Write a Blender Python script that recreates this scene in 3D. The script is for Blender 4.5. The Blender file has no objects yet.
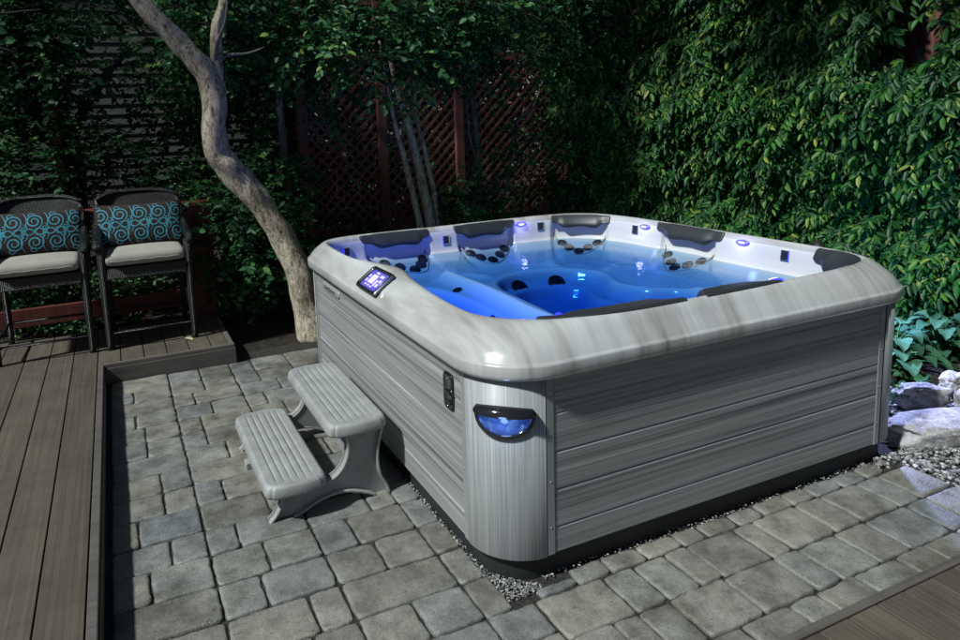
import bpy, bmesh, math, random
import numpy as np
from mathutils import Vector, noise
random.seed(7); RNG = np.random.default_rng(11)
PI = math.pi
S = bpy.context.scene
COL = S.collection

# ------------------------------------------------------------------ materials
def mat(name, col=(.5, .5, .5), rough=.5, metal=0., spec=.5):
    m = bpy.data.materials.new(name); m.use_nodes = True
    b = m.node_tree.nodes['Principled BSDF']
    b.inputs['Base Color'].default_value = (*col, 1); b.inputs['Roughness'].default_value = rough
    b.inputs['Metallic'].default_value = metal; b.inputs['Specular IOR Level'].default_value = spec
    return m
class NT:
    def __init__(s, m): s.t = m.node_tree; s.n = s.t.nodes; s.l = s.t.links; s.b = s.n.get('Principled BSDF'); s.out = s.n['Material Output']
    def new(s, ty, **kw):
        n = s.n.new(ty)
        for k, v in kw.items():
            if k in n.inputs.keys(): n.inputs[k].default_value = v
            else: setattr(n, k, v)
        return n
    def link(s, a, b): s.l.new(a, b)
    def coord(s, scale=(1, 1, 1), rot=(0, 0, 0), kind='Object'):
        c = s.n.new('ShaderNodeTexCoord'); m = s.n.new('ShaderNodeMapping')
        m.inputs['Scale'].default_value = scale; m.inputs['Rotation'].default_value = rot
        s.link(c.outputs[kind], m.inputs['Vector']); return m.outputs[0]
    def noise(s, vec, scale=5, detail=4, rough=.55, dist=0):
        n = s.new('ShaderNodeTexNoise'); n.inputs['Scale'].default_value = scale; n.inputs['Detail'].default_value = detail
        n.inputs['Roughness'].default_value = rough; n.inputs['Distortion'].default_value = dist
        if vec is not None: s.link(vec, n.inputs['Vector'])
        return n.outputs['Fac']
    def ramp(s, fac, stops):
        r = s.n.new('ShaderNodeValToRGB'); e = r.color_ramp.elements
        while len(e) < len(stops): e.new(.5)
        for i, (p, c) in enumerate(stops): e[i].position = p; e[i].color = (*c, 1) if len(c) == 3 else c
        s.link(fac, r.inputs[0]); return r.outputs[0]
    def mix(s, a, b, fac, mode='MIX'):
        m = s.n.new('ShaderNodeMix'); m.data_type = 'RGBA'; m.blend_type = mode
        if isinstance(fac, (int, float)): m.inputs[0].default_value = fac
        else: s.link(fac, m.inputs[0])
        for k, v in ((6, a), (7, b)):
            if isinstance(v, tuple): m.inputs[k].default_value = (*v, 1)
            else: s.link(v, m.inputs[k])
        return m.outputs[2]
    def math(s, op, a, b=0.):
        m = s.n.new('ShaderNodeMath'); m.operation = op
        for k, v in ((0, a), (1, b)):
            if isinstance(v, (int, float)): m.inputs[k].default_value = v
            else: s.link(v, m.inputs[k])
        return m.outputs[0]
    def bump(s, h, strength=.3, dist=.01, prev=None):
        b = s.n.new('ShaderNodeBump'); b.inputs['Strength'].default_value = strength; b.inputs['Distance'].default_value = dist
        s.link(h, b.inputs['Height'])
        if prev is not None: s.link(prev, b.inputs['Normal'])
        return b.outputs[0]
    def geo(s, k): return s.n.new('ShaderNodeNewGeometry').outputs[k]
G = lambda v: (v, v, v)

def m_grain(name, sc, stops, rough=.42):
    m = mat(name, rough=rough, spec=.45); t = NT(m)
    v = t.coord(sc); n1 = t.noise(v, 1, 5, .65, .15)
    v2 = t.coord(tuple(a * .40 for a in sc)); n2 = t.noise(v2, 1, 4, .65, .25)
    f = t.math('ADD', t.math('MULTIPLY', n1, .5), t.math('MULTIPLY', n2, .5))
    c = t.ramp(f, stops)
    fine = t.noise(t.coord(tuple(a * 3.5 for a in sc)), 1, 3, .6)
    c = t.mix(c, t.ramp(fine, [(.3, G(.45)), (.7, G(1.3))]), .7, 'MULTIPLY')
    t.link(c, t.b.inputs['Base Color']); t.link(t.bump(n1, .25, .002), t.b.inputs['Normal'])
    t.link(t.ramp(fine, [(.3, G(.36)), (.7, G(.55))]), t.b.inputs['Roughness'])
    return m
PST = [(.34, (.04, .043, .045)), (.42, (.12, .122, .122)), (.48, (.21, .212, .208)), (.56, (.26, .263, .258)), (.66, (.32, .325, .315))]
M = {}
M['panel'] = m_grain('composite_board', (.5, .5, 95), PST)
M['corner'] = m_grain('composite_corner', (110, 110, .8), [(.34, (.17, .18, .185)), (.5, (.245, .255, .255)), (.66, (.31, .32, .315))])
M['trim'] = mat('grey_trim', (.2, .21, .21), .4)

def m_shell():
    m = mat('pearl_acrylic', rough=.16); t = NT(m)
    v = t.coord((4.2, .7, .35)); n = t.noise(v, 1.6, 4, .6, .25)
    n2 = t.noise(t.coord((17, 1.8, .6)), 1, 4, .6, .3)
    c = t.ramp(t.math('ADD', t.math('MULTIPLY', n, .6), t.math('MULTIPLY', n2, .4)),
               [(.33, (.17, .150, .135)), (.41, (.27, .262, .25)), (.50, (.35, .35, .343)), (.60, (.41, .415, .41))])
    t.link(c, t.b.inputs['Base Color'])
    t.link(t.ramp(n2, [(.3, G(.13)), (.7, G(.3))]), t.b.inputs['Roughness'])
    t.b.inputs['Coat Weight'].default_value = .4; t.b.inputs['Coat Roughness'].default_value = .08
    return m
M['shell'] = m_shell()
M['inner'] = mat('inner_acrylic', (.46, .47, .475), .14)
M['black'] = mat('black_plastic', (.012, .013, .014), .35)
M['gloss_black'] = mat('gloss_black', (.01, .01, .012), .08)
M['dark_base'] = mat('plinth_black', (.010, .011, .012), .6)
def m_pillow():
    m = mat('pillow_foam', (.020, .023, .025), .45); t = NT(m)
    t.link(t.bump(t.noise(t.coord(), 260, 2), .25, .0015), t.b.inputs['Normal']); return m
M['pillow'] = m_pillow()
M['jet'] = mat('jet_grey', (.008, .010, .013), .6, spec=.06)
M['chrome'] = mat('satin_chrome', (.55, .57, .6), .2, 1.)
def m_emit(name, col, st, base=(.05, .05, .08)):
    m = mat(name, base, .25); b = m.node_tree.nodes['Principled BSDF']
    b.inputs['Emission Color'].default_value = (*col, 1); b.inputs['Emission Strength'].default_value = st; return m
M['led'] = m_emit('blue_led', (.03, .03, 1.), 2.4)
M['led_core'] = m_emit('led_core', (.72, .75, 1.), 2.2)
M['screen'] = m_emit('screen_glow', (.10, .07, .75), .75)
M['icon'] = m_emit('screen_icon', (.66, .62, 1.), 1.15)

def m_water():
    m = bpy.data.materials.new('tub_water'); m.use_nodes = True; t = NT(m)
    t.n.remove(t.b)
    tr = t.new('ShaderNodeBsdfTransparent'); tr.inputs[0].default_value = (.84, .93, .98, 1)
    gl = t.new('ShaderNodeBsdfGlossy'); gl.inputs['Roughness'].default_value = .03
    fr = t.new('ShaderNodeFresnel'); fr.inputs[0].default_value = 1.33
    n = t.noise(t.coord((1, 1, 1)), 9, 3, .5, .4); bp = t.bump(n, .3, .012)
    va = t.new('ShaderNodeVolumeAbsorption'); va.inputs['Color'].default_value = (.06, .50, .88, 1); va.inputs['Density'].default_value = 4.2; t.link(va.outputs[0], t.out.inputs['Volume'])
    t.link(bp, gl.inputs['Normal']); t.link(bp, fr.inputs['Normal'])
    mx = t.new('ShaderNodeMixShader'); t.link(t.math('MULTIPLY', fr.outputs[0], .30), mx.inputs[0]); t.link(tr.outputs[0], mx.inputs[1]); t.link(gl.outputs[0], mx.inputs[2])
    t.link(mx.outputs[0], t.out.inputs['Surface']); return m
M['water'] = m_water()

def m_paver():
    m = mat('tumbled_concrete', rough=.62); t = NT(m)
    r = t.geo('Random Per Island')
    c = t.ramp(r, [(0, (.115, .112, .098)), (.3, (.155, .150, .132)), (.55, (.135, .140, .138)), (.8, (.172, .163, .138)), (1, (.115, .122, .124))])
    n = t.noise(t.coord(), 9, 6, .65); n2 = t.noise(t.coord(), 130, 3, .6)
    c = t.mix(c, t.ramp(n, [(.3, G(.5)), (.5, G(.95)), (.72, G(1.4))]), .8, 'MULTIPLY')
    c = t.mix(c, t.ramp(n2, [(.3, G(.7)), (.7, G(1.25))]), .7, 'MULTIPLY')
    st = t.noise(t.coord(), 2.3, 7, .72, .6); c = t.mix(c, t.ramp(st, [(.38, (.62, .60, .55)), (.52, G(1.)), (.66, (1.22, 1.2, 1.12))]), .8, 'MULTIPLY')
    pit = t.noise(t.coord(), 55, 2, .5); c = t.mix(c, t.ramp(pit, [(.27, G(.35)), (.36, G(1.))]), .6, 'MULTIPLY')
    t.link(c, t.b.inputs['Base Color'])
    t.link(t.bump(n2, .7, .004, t.bump(n, .5, .012)), t.b.inputs['Normal'])
    t.link(t.ramp(n, [(.35, G(.36)), (.65, G(.75))]), t.b.inputs['Roughness'])
    return m
M['paver'] = m_paver()
def m_ground(name, c1, c2, sc=14, rough=.9, bd=.02):
    m = mat(name, rough=rough, spec=.2); t = NT(m); n = t.noise(t.coord(), sc, 7, .7)
    t.link(t.ramp(n, [(.35, c1), (.65, c2)]), t.b.inputs['Base Color']); t.link(t.bump(n, .8, bd), t.b.inputs['Normal']); return m
M['joint'] = m_ground('joint_sand', (.012, .012, .011), (.05, .048, .042), 60)
M['soil'] = m_ground('dark_soil', (.008, .007, .006), (.035, .028, .02), 20, bd=.04)
def m_gravel():
    m = mat('gravel', rough=.8); t = NT(m)
    t.link(t.ramp(t.geo('Random Per Island'), [(0, (.07, .07, .065)), (.6, (.16, .155, .145)), (1, (.38, .38, .36))]), t.b.inputs['Base Color']); return m
M['gravel'] = m_gravel()
def m_rock():
    m = mat('quartz_rock', rough=.75); t = NT(m); n = t.noise(t.coord(), 6, 8, .7, .6)
    t.link(t.ramp(n, [(.32, (.06, .055, .05)), (.44, (.20, .19, .19)), (.56, (.36, .345, .35)), (.72, (.17, .155, .15))]), t.b.inputs['Base Color'])
    t.link(t.bump(t.noise(t.coord(), 25, 6, .7), .8, .02), t.b.inputs['Normal']); return m
M['rock'] = m_rock()
def m_deck(name, axis, a, b):
    m = mat(name, rough=.55); t = NT(m)
    sc = (70, 1.2, 70) if axis == 'y' else (1.2, 70, 70)
    n = t.noise(t.coord(sc), 1, 5, .65); r = t.geo('Random Per Island')
    c = t.ramp(n, [(.3, a), (.7, b)])
    c = t.mix(c, t.ramp(r, [(0, G(.8)), (1, G(1.15))]), 1., 'MULTIPLY')
    sp = t.noise(t.coord(), 5, 6, .7); c = t.mix(c, t.ramp(sp, [(.3, G(.65)), (.55, G(1.)), (.75, G(1.15))]), .8, 'MULTIPLY')
    t.link(c, t.b.inputs['Base Color']); t.link(t.bump(n, .6, .002), t.b.inputs['Normal']); return m
M['deck_y'] = m_deck('deck_board_y', 'y', (.052, .043, .032), (.090, .076, .058))
M['deck_x'] = m_deck('deck_board_x', 'x', (.066, .058, .052), (.105, .093, .083))
def m_wood(name, a, b):
    m = mat(name, rough=.6, spec=.3); t = NT(m)
    n = t.noise(t.coord((26, 26, 1.5)), 1, 5, .65, .3); t.link(t.ramp(n, [(.3, a), (.7, b)]), t.b.inputs['Base Color'])
    t.link(t.bump(n, .4, .003), t.b.inputs['Normal']); return m
M['redwood'] = m_wood('stained_redwood', (.055, .014, .010), (.12, .030, .020))
M['fence'] = m_wood('fence_stain', (.09, .034, .028), (.19, .070, .056))
def m_bark(name, stops, sc=(9, 9, 2.2), moss=True, rough=.85):
    m = mat(name, rough=rough, spec=.25); t = NT(m)
    n = t.noise(t.coord(sc), 3.2, 8, .72, .8); n2 = t.noise(t.coord((30, 30, 9)), 1.6, 6, .75, 1.6)
    c = t.ramp(t.math('ADD', t.math('MULTIPLY', n, .5), t.math('MULTIPLY', n2, .5)), stops)
    if moss:
        g = t.noise(t.coord(), 3.5, 5, .7); c = t.mix(c, (.10, .095, .035), t.ramp(g, [(.56, G(0)), (.68, G(.75))]))
    t.link(c, t.b.inputs['Base Color']); t.link(t.bump(n2, .9, .02, t.bump(n, .8, .03)), t.b.inputs['Normal']); return m
M['bark'] = m_bark('pale_bark', [(.38, (.03, .022, .014)), (.44, (.21, .165, .11)), (.51, (.46, .40, .30)), (.64, (.70, .65, .53))], sc=(9, 9, 4.))
M['bark2'] = m_bark('grey_bark', [(.36, (.03, .027, .024)), (.5, (.13, .12, .105)), (.66, (.27, .26, .24))], moss=False)
M['bark3'] = m_bark('dark_bark', [(.36, (.012, .010, .009)), (.5, (.05, .044, .036)), (.66, (.10, .09, .075))], moss=False)

def m_leaf(name, cols, trans=.35, rough=.42):
    m = bpy.data.materials.new(name); m.use_nodes = True; t = NT(m); b = t.b
    r = t.geo('Random Per Island'); c = t.ramp(r, cols)
    n = t.noise(t.coord(), 1.3, 3, .6); c = t.mix(c, t.ramp(n, [(.3, (.62, .72, .8)), (.7, (1.3, 1.25, 1.0))]), .8, 'MULTIPLY')
    b.inputs['Roughness'].default_value = rough; b.inputs['Specular IOR Level'].default_value = .22
    t.link(c, b.inputs['Base Color'])
    tl = t.new('ShaderNodeBsdfTranslucent'); t.link(c, tl.inputs[0])
    mx = t.new('ShaderNodeMixShader'); mx.inputs[0].default_value = trans
    t.link(b.outputs[0], mx.inputs[1]); t.link(tl.outputs[0], mx.inputs[2]); t.link(mx.outputs[0], t.out.inputs['Surface']); return m
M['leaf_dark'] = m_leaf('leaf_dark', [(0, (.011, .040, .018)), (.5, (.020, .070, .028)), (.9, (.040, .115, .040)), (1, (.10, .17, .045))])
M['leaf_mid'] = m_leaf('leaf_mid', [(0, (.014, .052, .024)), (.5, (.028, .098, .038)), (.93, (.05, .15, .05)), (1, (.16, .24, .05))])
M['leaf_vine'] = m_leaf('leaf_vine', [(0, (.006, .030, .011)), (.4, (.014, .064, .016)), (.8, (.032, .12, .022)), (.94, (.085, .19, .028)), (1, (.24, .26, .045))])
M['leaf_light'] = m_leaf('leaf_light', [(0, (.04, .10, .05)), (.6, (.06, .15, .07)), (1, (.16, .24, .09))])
M['leaf_broad'] = m_leaf('leaf_broad', [(0, (.02, .065, .045)), (1, (.05, .13, .08))], .25, .35)

def m_wicker():
    m = mat('resin_wicker', rough=.32); t = NT(m)
    w1 = t.new('ShaderNodeTexWave', wave_type='BANDS', bands_direction='Z'); w1.inputs['Scale'].default_value = 36
    w2 = t.new('ShaderNodeTexWave', wave_type='BANDS', bands_direction='X'); w2.inputs['Scale'].default_value = 30
    v = t.coord(); t.link(v, w1.inputs[0]); t.link(v, w2.inputs[0])
    h = t.math('MULTIPLY', w1.outputs['Fac'], w2.outputs['Fac'])
    t.link(t.ramp(h, [(.1, (.003, .003, .0035)), (.6, (.013, .012, .013))]), t.b.inputs['Base Color'])
    t.link(t.bump(h, 1., .006), t.b.inputs['Normal']); return m
M['wicker'] = m_wicker()
def m_fabric(name, c):
    m = mat(name, rough=.9, spec=.2); t = NT(m); n = t.noise(t.coord(), 300, 3); n2 = t.noise(t.coord(), 7, 4)
    t.link(t.mix(t.mix(c, tuple(x * .72 for x in c), n2), G(.5), .0), t.b.inputs['Base Color']); t.link(t.bump(n, .5, .002, t.bump(n2, .35, .02)), t.b.inputs['Normal']); return m
M['cushion'] = m_fabric('oatmeal_canvas', (.30, .285, .25))
M['brown_cloth'] = m_fabric('brown_cloth', (.034, .022, .020))
M['turq'] = m_fabric('turquoise_print', (.06, .26, .34))
def m_plastic():
    m = mat('step_plastic', (.30, .315, .315), .38); t = NT(m)
    n = t.noise(t.coord(), 160, 4, .7); n2 = t.noise(t.coord(), 8, 5, .7)
    t.link(t.mix(t.ramp(n2, [(.3, (.19, .195, .19)), (.7, (.29, .298, .29))]), t.ramp(n, [(.3, G(.72)), (.7, G(1.15))]), .8, 'MULTIPLY'), t.b.inputs['Base Color'])
    t.link(t.bump(n, .5, .003), t.b.inputs['Normal']); return m
M['step'] = m_plastic()
M['step'].node_tree.nodes['Principled BSDF'].inputs['Roughness'].default_value = .5
def m_siding():
    m = mat('grey_siding', rough=.8); t = NT(m); n = t.noise(t.coord((2, 2, 20)), 2, 5); t.link(t.ramp(n, [(.3, (.035, .035, .034)), (.7, (.07, .069, .065))]), t.b.inputs['Base Color']); return m
M['siding'] = m_siding()

# ------------------------------------------------------------------ mesh helpers
class MB:
    def __init__(s): s.v = []; s.f = []; s.m = []; s.sm = []
    def add(s, vs, fs, mi=0, smooth=True):
        o = len(s.v); s.v += [tuple(map(float, v)) for v in vs]; s.f += [tuple(i + o for i in f) for f in fs]; s.m += [mi] * len(fs); s.sm += [smooth] * len(fs)
    def box(s, x0, x1, y0, y1, z0, z1, mi=0):
        vs = [(x, y, z) for x in (x0, x1) for y in (y0, y1) for z in (z0, z1)]
        s.add(vs, [(0, 1, 3, 2), (4, 6, 7, 5), (0, 4, 5, 1), (2, 3, 7, 6), (0, 2, 6, 4), (1, 5, 7, 3)], mi, False)
    def loft(s, loops, closed=True, cap0=False, cap1=False, mi=0, smooth=True):
        n = len(loops[0]); vs = [p for L in loops for p in L]; fs = []
        for a in range(len(loops) - 1):
            for i in range(n if closed else n - 1):
                j = (i + 1) % n; fs.append((a * n + i, a * n + j, (a + 1) * n + j, (a + 1) * n + i))
        if cap0: fs.append(tuple(range(n))[::-1])
        if cap1: fs.append(tuple((len(loops) - 1) * n + i for i in range(n)))
        s.add(vs, fs, mi, smooth)
    def tube(s, path, rad, n=8, mi=0, sub=1, jit=0):
        P = [Vector(p) for p in path]; R = list(rad) if hasattr(rad, '__len__') else [rad] * len(P)
        if sub > 1: P, R = smooth_path(P, R, sub)
        loops = []; up = Vector((0.123, .31, 1)).normalized(); prev = None
        for i, p in enumerate(P):
            t = (P[min(i + 1, len(P) - 1)] - P[max(i - 1, 0)]).normalized()
            a = (prev - t * prev.dot(t)) if prev else t.cross(up if abs(t.dot(up)) < .95 else Vector((1, 0, 0)))
            a.normalize(); prev = a; b = t.cross(a)
            L = []
            for k in range(n):
                w = 2 * PI * k / n; r = R[i]
                if jit: r *= 1 + jit * (noise.noise(Vector((math.cos(w) * 1.5, math.sin(w) * 1.5, i * .23))) )
                L.append(tuple(p + (a * math.cos(w) + b * math.sin(w)) * r))
            loops.append(L)
        s.loft(loops, True, True, True, mi)
    def poly(s, pts, y0, y1, mi=0, axis='y'):     # extrude an (a,z) outline along an axis
        n = len(pts)
        f = (lambda a, z, h: (a, h, z)) if axis == 'y' else ((lambda a, z, h: (h, a, z)) if axis == 'x' else (lambda a, z, h: (a, z, h)))
        vs = [f(a, z, y0) for a, z in pts] + [f(a, z, y1) for a, z in pts]
        fs = [(i, (i + 1) % n, n + (i + 1) % n, n + i) for i in range(n)] + [tuple(range(n))[::-1], tuple(range(n, 2 * n))]
        s.add(vs, fs, mi, False)
    def disc(s, c, nrm, r, prof, n=16, mi=0, sx=1.):      # lathe about nrm; prof = [(radius fraction, height)]
        c = Vector(c); nrm = Vector(nrm).normalized(); a = nrm.cross(Vector((0, 0, 1)) if abs(nrm.z) < .9 else Vector((1, 0, 0))).normalized(); b = nrm.cross(a)
        L = [[tuple(c + (a * math.cos(2 * PI * k / n) * sx + b * math.sin(2 * PI * k / n)) * r * q + nrm * h) for k in range(n)] for q, h in prof]
        s.loft(L, True, False, True, mi)
def smooth_path(P, R, sub):
    Q = []; RR = []; n = len(P)
    for i in range(n - 1):
        a, b, c, d = P[max(i - 1, 0)], P[i], P[i + 1], P[min(i + 2, n - 1)]
        for k in range(sub):
            t = k / sub; t2 = t * t; t3 = t2 * t
            Q.append(.5 * ((2 * b) + (c - a) * t + (2 * a - 5 * b + 4 * c - d) * t2 + (3 * b - a - 3 * c + d) * t3)); RR.append(R[i] + (R[i + 1] - R[i]) * t)
    Q.append(P[-1]); RR.append(R[-1]); return Q, RR
class Root:
    pass
def tag(o, label=None, cat=None, group=None, kind=None):
    if label: o['label'] = label
    if cat: o['category'] = cat
    if group: o['group'] = group
    if kind: o['kind'] = kind
    return o
def empty(name, loc, label, cat, group=None):
    o = bpy.data.objects.new(name, None); COL.objects.link(o); o.location = loc; o.empty_display_size = .1
    return tag(o, label, cat, group)
def origin(o):
    v = Vector(o.location); 
    while o.parent: o = o.parent; v += Vector(o.location)
    return v
def mk(name, mb, mats, parent=None, loc=None, bevel=0, seg=2, subd=0, weld=False, local=False, fix=True):
    me = bpy.data.meshes.new(name); o = bpy.data.objects.new(name, me); COL.objects.link(o)
    base = Vector((0, 0, 0))
    if parent is not None: o.parent = parent; base = origin(parent)
    elif loc is not None: o.location = loc; base = Vector(loc)
    if local: base = Vector((0, 0, 0))
    vs = [(v[0] - base.x, v[1] - base.y, v[2] - base.z) for v in mb.v]
    me.from_pydata(vs, [], mb.f)
    for m in (mats if isinstance(mats, (list, tuple)) else [mats]): me.materials.append(m)
    me.polygons.foreach_set('material_index', mb.m); me.polygons.foreach_set('use_smooth', mb.sm)
    bm = bmesh.new(); bm.from_mesh(me)
    if weld: bmesh.ops.remove_doubles(bm, verts=bm.verts, dist=1e-4)
    if fix: bmesh.ops.recalc_face_normals(bm, faces=bm.faces)
    bm.to_mesh(me); bm.free()
    if bevel:
        b = o.modifiers.new('b', 'BEVEL'); b.width = bevel; b.segments = seg; b.limit_method = 'ANGLE'; b.angle_limit = math.radians(40)
    if subd:
        s_ = o.modifiers.new('s', 'SUBSURF'); s_.levels = subd; s_.render_levels = subd
    return o
def copy_tree(o, parent=None):
    c = o.copy(); COL.objects.link(c); c.parent = parent
    for ch in list(o.children): copy_tree(ch, c)
    return c

# ------------------------------------------------------------------ world, sun, camera
W = bpy.data.worlds.new('World'); S.world = W; W.use_nodes = True
sky = W.node_tree.nodes.new('ShaderNodeTexSky'); sky.sky_type = 'NISHITA'; sky.sun_disc = False
SUN = Vector((-.63, -.13, .75)).normalized()      # direction TO the light
el = math.asin(SUN.z); az = math.atan2(SUN.x, SUN.y)
sky.sun_elevation = el; sky.sun_rotation = az % (2 * PI)
W.node_tree.links.new(sky.outputs[0], W.node_tree.nodes['Background'].inputs[0]); W.node_tree.nodes['Background'].inputs[1].default_value = .042
sl = bpy.data.lights.new('sun', 'SUN'); sl.energy = 5.0; sl.angle = math.radians(3.0); sl.color = (.94, 1., .98)
so = bpy.data.objects.new('sun', sl); COL.objects.link(so); so.rotation_euler = SUN.to_track_quat('Z', 'Y').to_euler()
cd = bpy.data.cameras.new('camera'); co = bpy.data.objects.new('camera', cd); COL.objects.link(co); S.camera = co
from mathutils import Matrix
fw = Vector((0.39838733, 0.90490496, -0.14978165)); rt = Vector((0.91214626, -0.40801449, -0.03890215)); up = Vector((0.09631583, 0.12112465, 0.98795348))
Mx = Matrix(((rt.x, up.x, -fw.x), (rt.y, up.y, -fw.y), (rt.z, up.z, -fw.z)))
co.matrix_world = Matrix.Translation((-1.10995, -1.99263, 1.71181)) @ Mx.to_4x4()
cd.sensor_width = 36; cd.lens = 698.15 / 960 * 36; cd.shift_x = 56.19 / 960; cd.shift_y = -98.61 / 960; cd.clip_end = 400; cd.clip_start = .05
S.view_settings.view_transform = 'Standard'; S.view_settings.look = 'None'; S.view_settings.exposure = .22; S.view_settings.gamma = 1

# ------------------------------------------------------------------ ground
def struct(name, mb, m, **k): return tag(mk(name, mb, m, **k), kind='structure')
g = MB(); n = 60
def gh(x, y):
    if x > 2.4 or y > 3.2: 
        d = min(max(x - 2.4, y - 3.2, 0), 1.2) / 1.2
        return -.03 + .10 * d * (1 + .6 * math.sin(x * 2.3 + y * 1.7) * math.sin(y * 2.9)) 
    return -.03
xs = [-60, -20, -8, -4] + [-3 + .25 * i for i in range(48)] + [12, 20, 60]; ys = [-40, -10, -4] + [-3 + .25 * i for i in range(48)] + [12, 20, 60]
g.loft([[(x, y, gh(x, y) if -3 < x < 9 and -3 < y < 9 else -.02) for x in xs] for y in ys], False); struct('ground', g, M['soil'])
g = MB(); g.box(-1.6, 2.5, -2.9, 3.25, -.06, -.012); struct('paving_bed', g, M['joint'])

def paver(mb, x0, x1, y0, y1):
    gp = .0035; x0 += gp; x1 -= gp; y0 += gp; y1 -= gp
    if x1 - x0 < .03 or y1 - y0 < .03: return
    h = random.uniform(-.004, .003); tx = random.uniform(-.002, .002); ty = random.uniform(-.002, .002); sd = random.random() * 99
    def ring(ins, z):
        L = []
        pts = []
        for (ax, ay, bx, by) in ((x0, y0, x1, y0), (x1, y0, x1, y1), (x1, y1, x0, y1), (x0, y1, x0, y0)):
            k = max(3, int(math.hypot(bx - ax, by - ay) / .022))
            for i in range(k): pts.append((ax + (bx - ax) * i / k, ay + (by - ay) * i / k))
        cx, cy = (x0 + x1) / 2, (y0 + y1) / 2; hx, hy = (x1 - x0) / 2, (y1 - y0) / 2
        for px, py in pts:
            nx, ny = (px - cx), (py - cy)
            # rounded, tumbled edge
            cr = .011; dx = max(abs(nx) - (hx - cr), 0); dy = max(abs(ny) - (hy - cr), 0); d = math.hypot(dx, dy)
            if d > cr and dx > 1e-6 and dy > 1e-6: nx = math.copysign(hx - cr + dx * cr / d, nx); ny = math.copysign(hy - cr + dy * cr / d, ny)
            w = .0055 * noise.noise(Vector((px * 22, py * 22, sd))) + .003 * noise.noise(Vector((px * 60, py * 60, sd)))
            k1 = max(.02, 1 - (ins - w) / hx); k2 = max(.02, 1 - (ins - w) / hy); X, Y = nx * k1, ny * k2
            L.append((cx + X, cy + Y, z + h + tx * X / .1 + ty * Y / .1 + .0022 * noise.noise(Vector(((cx + X) * 16, (cy + Y) * 16, sd)))))
        return L
    loops = [ring(0, -.03), ring(0, -.012), ring(.002, -.004), ring(.005, -.0010), ring(.009, .0003), ring(.013, .0007), ring(.019, .0009)]
    L = loops[-1]; cx, cy = (x0 + x1) / 2, (y0 + y1) / 2
    for q in (.75, .5, .25, .02): loops.append([(cx + (p[0] - cx) * q, cy + (p[1] - cy) * q, .0009 + h + tx * (p[0] - cx) * q / .1 + ty * (p[1] - cy) * q / .1 + .0022 * noise.noise(Vector(((cx + (p[0] - cx) * q) * 16, (cy + (p[1] - cy) * q) * 16, sd)))) for p in L])
    mb.loft(loops, True, False, True)
pv = MB(); rnd = random.Random(3)
cols = [(-1.27, -.905), (-.905, -.49), (-.49, -.088)]
y = 3.03; rows = []
yb = [-.075, .12, .327, .53, .735, .925, 1.14, 1.345, 1.55, 1.755, 1.96, 2.165, 2.37, 2.575, 2.78, 3.02]
yb = [-2.9 + i * .205 for i in range(14)] + yb
last = 0
for j in range(len(yb) - 1):
    for ci, (a, b) in enumerate(cols):
        fr = rnd.choice([.30, .38, .5, .62, .70]); 
        if abs(fr - last) < .1: fr = 1 - fr if fr != .5 else .3
        last = fr
        if rnd.random() < .12: paver(pv, a, b, yb[j], yb[j + 1])
        else:
            c = a + (b - a) * fr; paver(pv, a, c, yb[j], yb[j + 1]); paver(pv, c, b, yb[j], yb[j + 1])
    if yb[j] > -.1: paver(pv, -.088, .025, yb[j], yb[j + 1])
    else: paver(pv, -.088, .10, yb[j], yb[j + 1])
for j, yy in enumerate([2.54, 2.72, 2.88]):           # behind the tub up to the planting
    x = -.088
    for w in (.27, .16, .22, .27): paver(pv, x + .0, x + w, yy if j else 2.545, yy + .16); x += w
rb = {0: (-.285, -.078), 1: (-.485, -.285), 2: (-.60, -.485)}
for j, (a, b) in rb.items():
    x = .10 if j else .102
    seq = {0: [.39, .53, .685, .795, 1.045, 1.155, 1.40, 1.56, 1.80, 1.945, 2.16], 1: [.275, .38, .52, .77, 1.026, 1.157, 1.368, 1.55, 1.81, 1.95, 2.2], 2: [.28, .5, .64, .86, 1.0, 1.2, 1.43, 1.6, 1.8, 2.0, 2.2]}[j]
    for q in seq: paver(pv, x, q, a, b); x = q
x = .133
for q in (.30, .45, .62, .80, .93, 1.10, 1.25, 1.42, 1.56, 1.74, 1.90, 2.03): paver(pv, x, q, -.078, .008 if x > .29 else -.03); x = q
for j in range(10):
    x = .1
    while x < .62: w = rnd.choice([.14, .2, .27]); paver(pv, x, min(x + w, .66), -.60 - .205 * (j + 1), -.60 - .205 * j); x += w
struct('patio_paving', pv, M['paver'])

def gravel(mb, n, f, s0, s1):
    ico = bmesh.new(); bmesh.ops.create_icosphere(ico, subdivisions=1, radius=1); V0 = [v.co.copy() for v in ico.verts]; F0 = [tuple(v.index for v in q.verts) for q in ico.faces]; ico.free()
    for _ in range(n):
        p = f()
        if p is None: continue
        s = random.uniform(s0, s1); rz = random.random() * 6.28; c, d = math.cos(rz), math.sin(rz); sx, sy, sz = s * random.uniform(.7, 1.3), s * random.uniform(.7, 1.1), s * random.uniform(.45, .8)
        mb.add([(p[0] + (v.x * sx * c - v.y * sy * d) * (1 + random.uniform(-.2, .2)), p[1] + (v.x * sx * d + v.y * sy * c), p[2] + v.z * sz) for v in V0], F0, 0, False)
gv = MB()
def g1():
    t = random.random()
    if t < .36: return (random.uniform(.008, .045), random.uniform(.1, 1.2) ** 1.0, random.uniform(-.012, .004))
    if t < .62: return (random.uniform(.2, 2.1), random.uniform(.0, .045), random.uniform(-.012, .003))
    return None
gravel(gv, 1500, g1, .0028, .0055)
def g1b():      # wedge at the rounded corner
    x, y = random.uniform(.01, .17), random.uniform(-.04, .13)
    return (x, y, random.uniform(-.01, .002)) if math.hypot(x - .21, y - .21) > .185 and (x + y) < .16 and x > .02 and not (x < .025 and y > .1) else None
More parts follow.
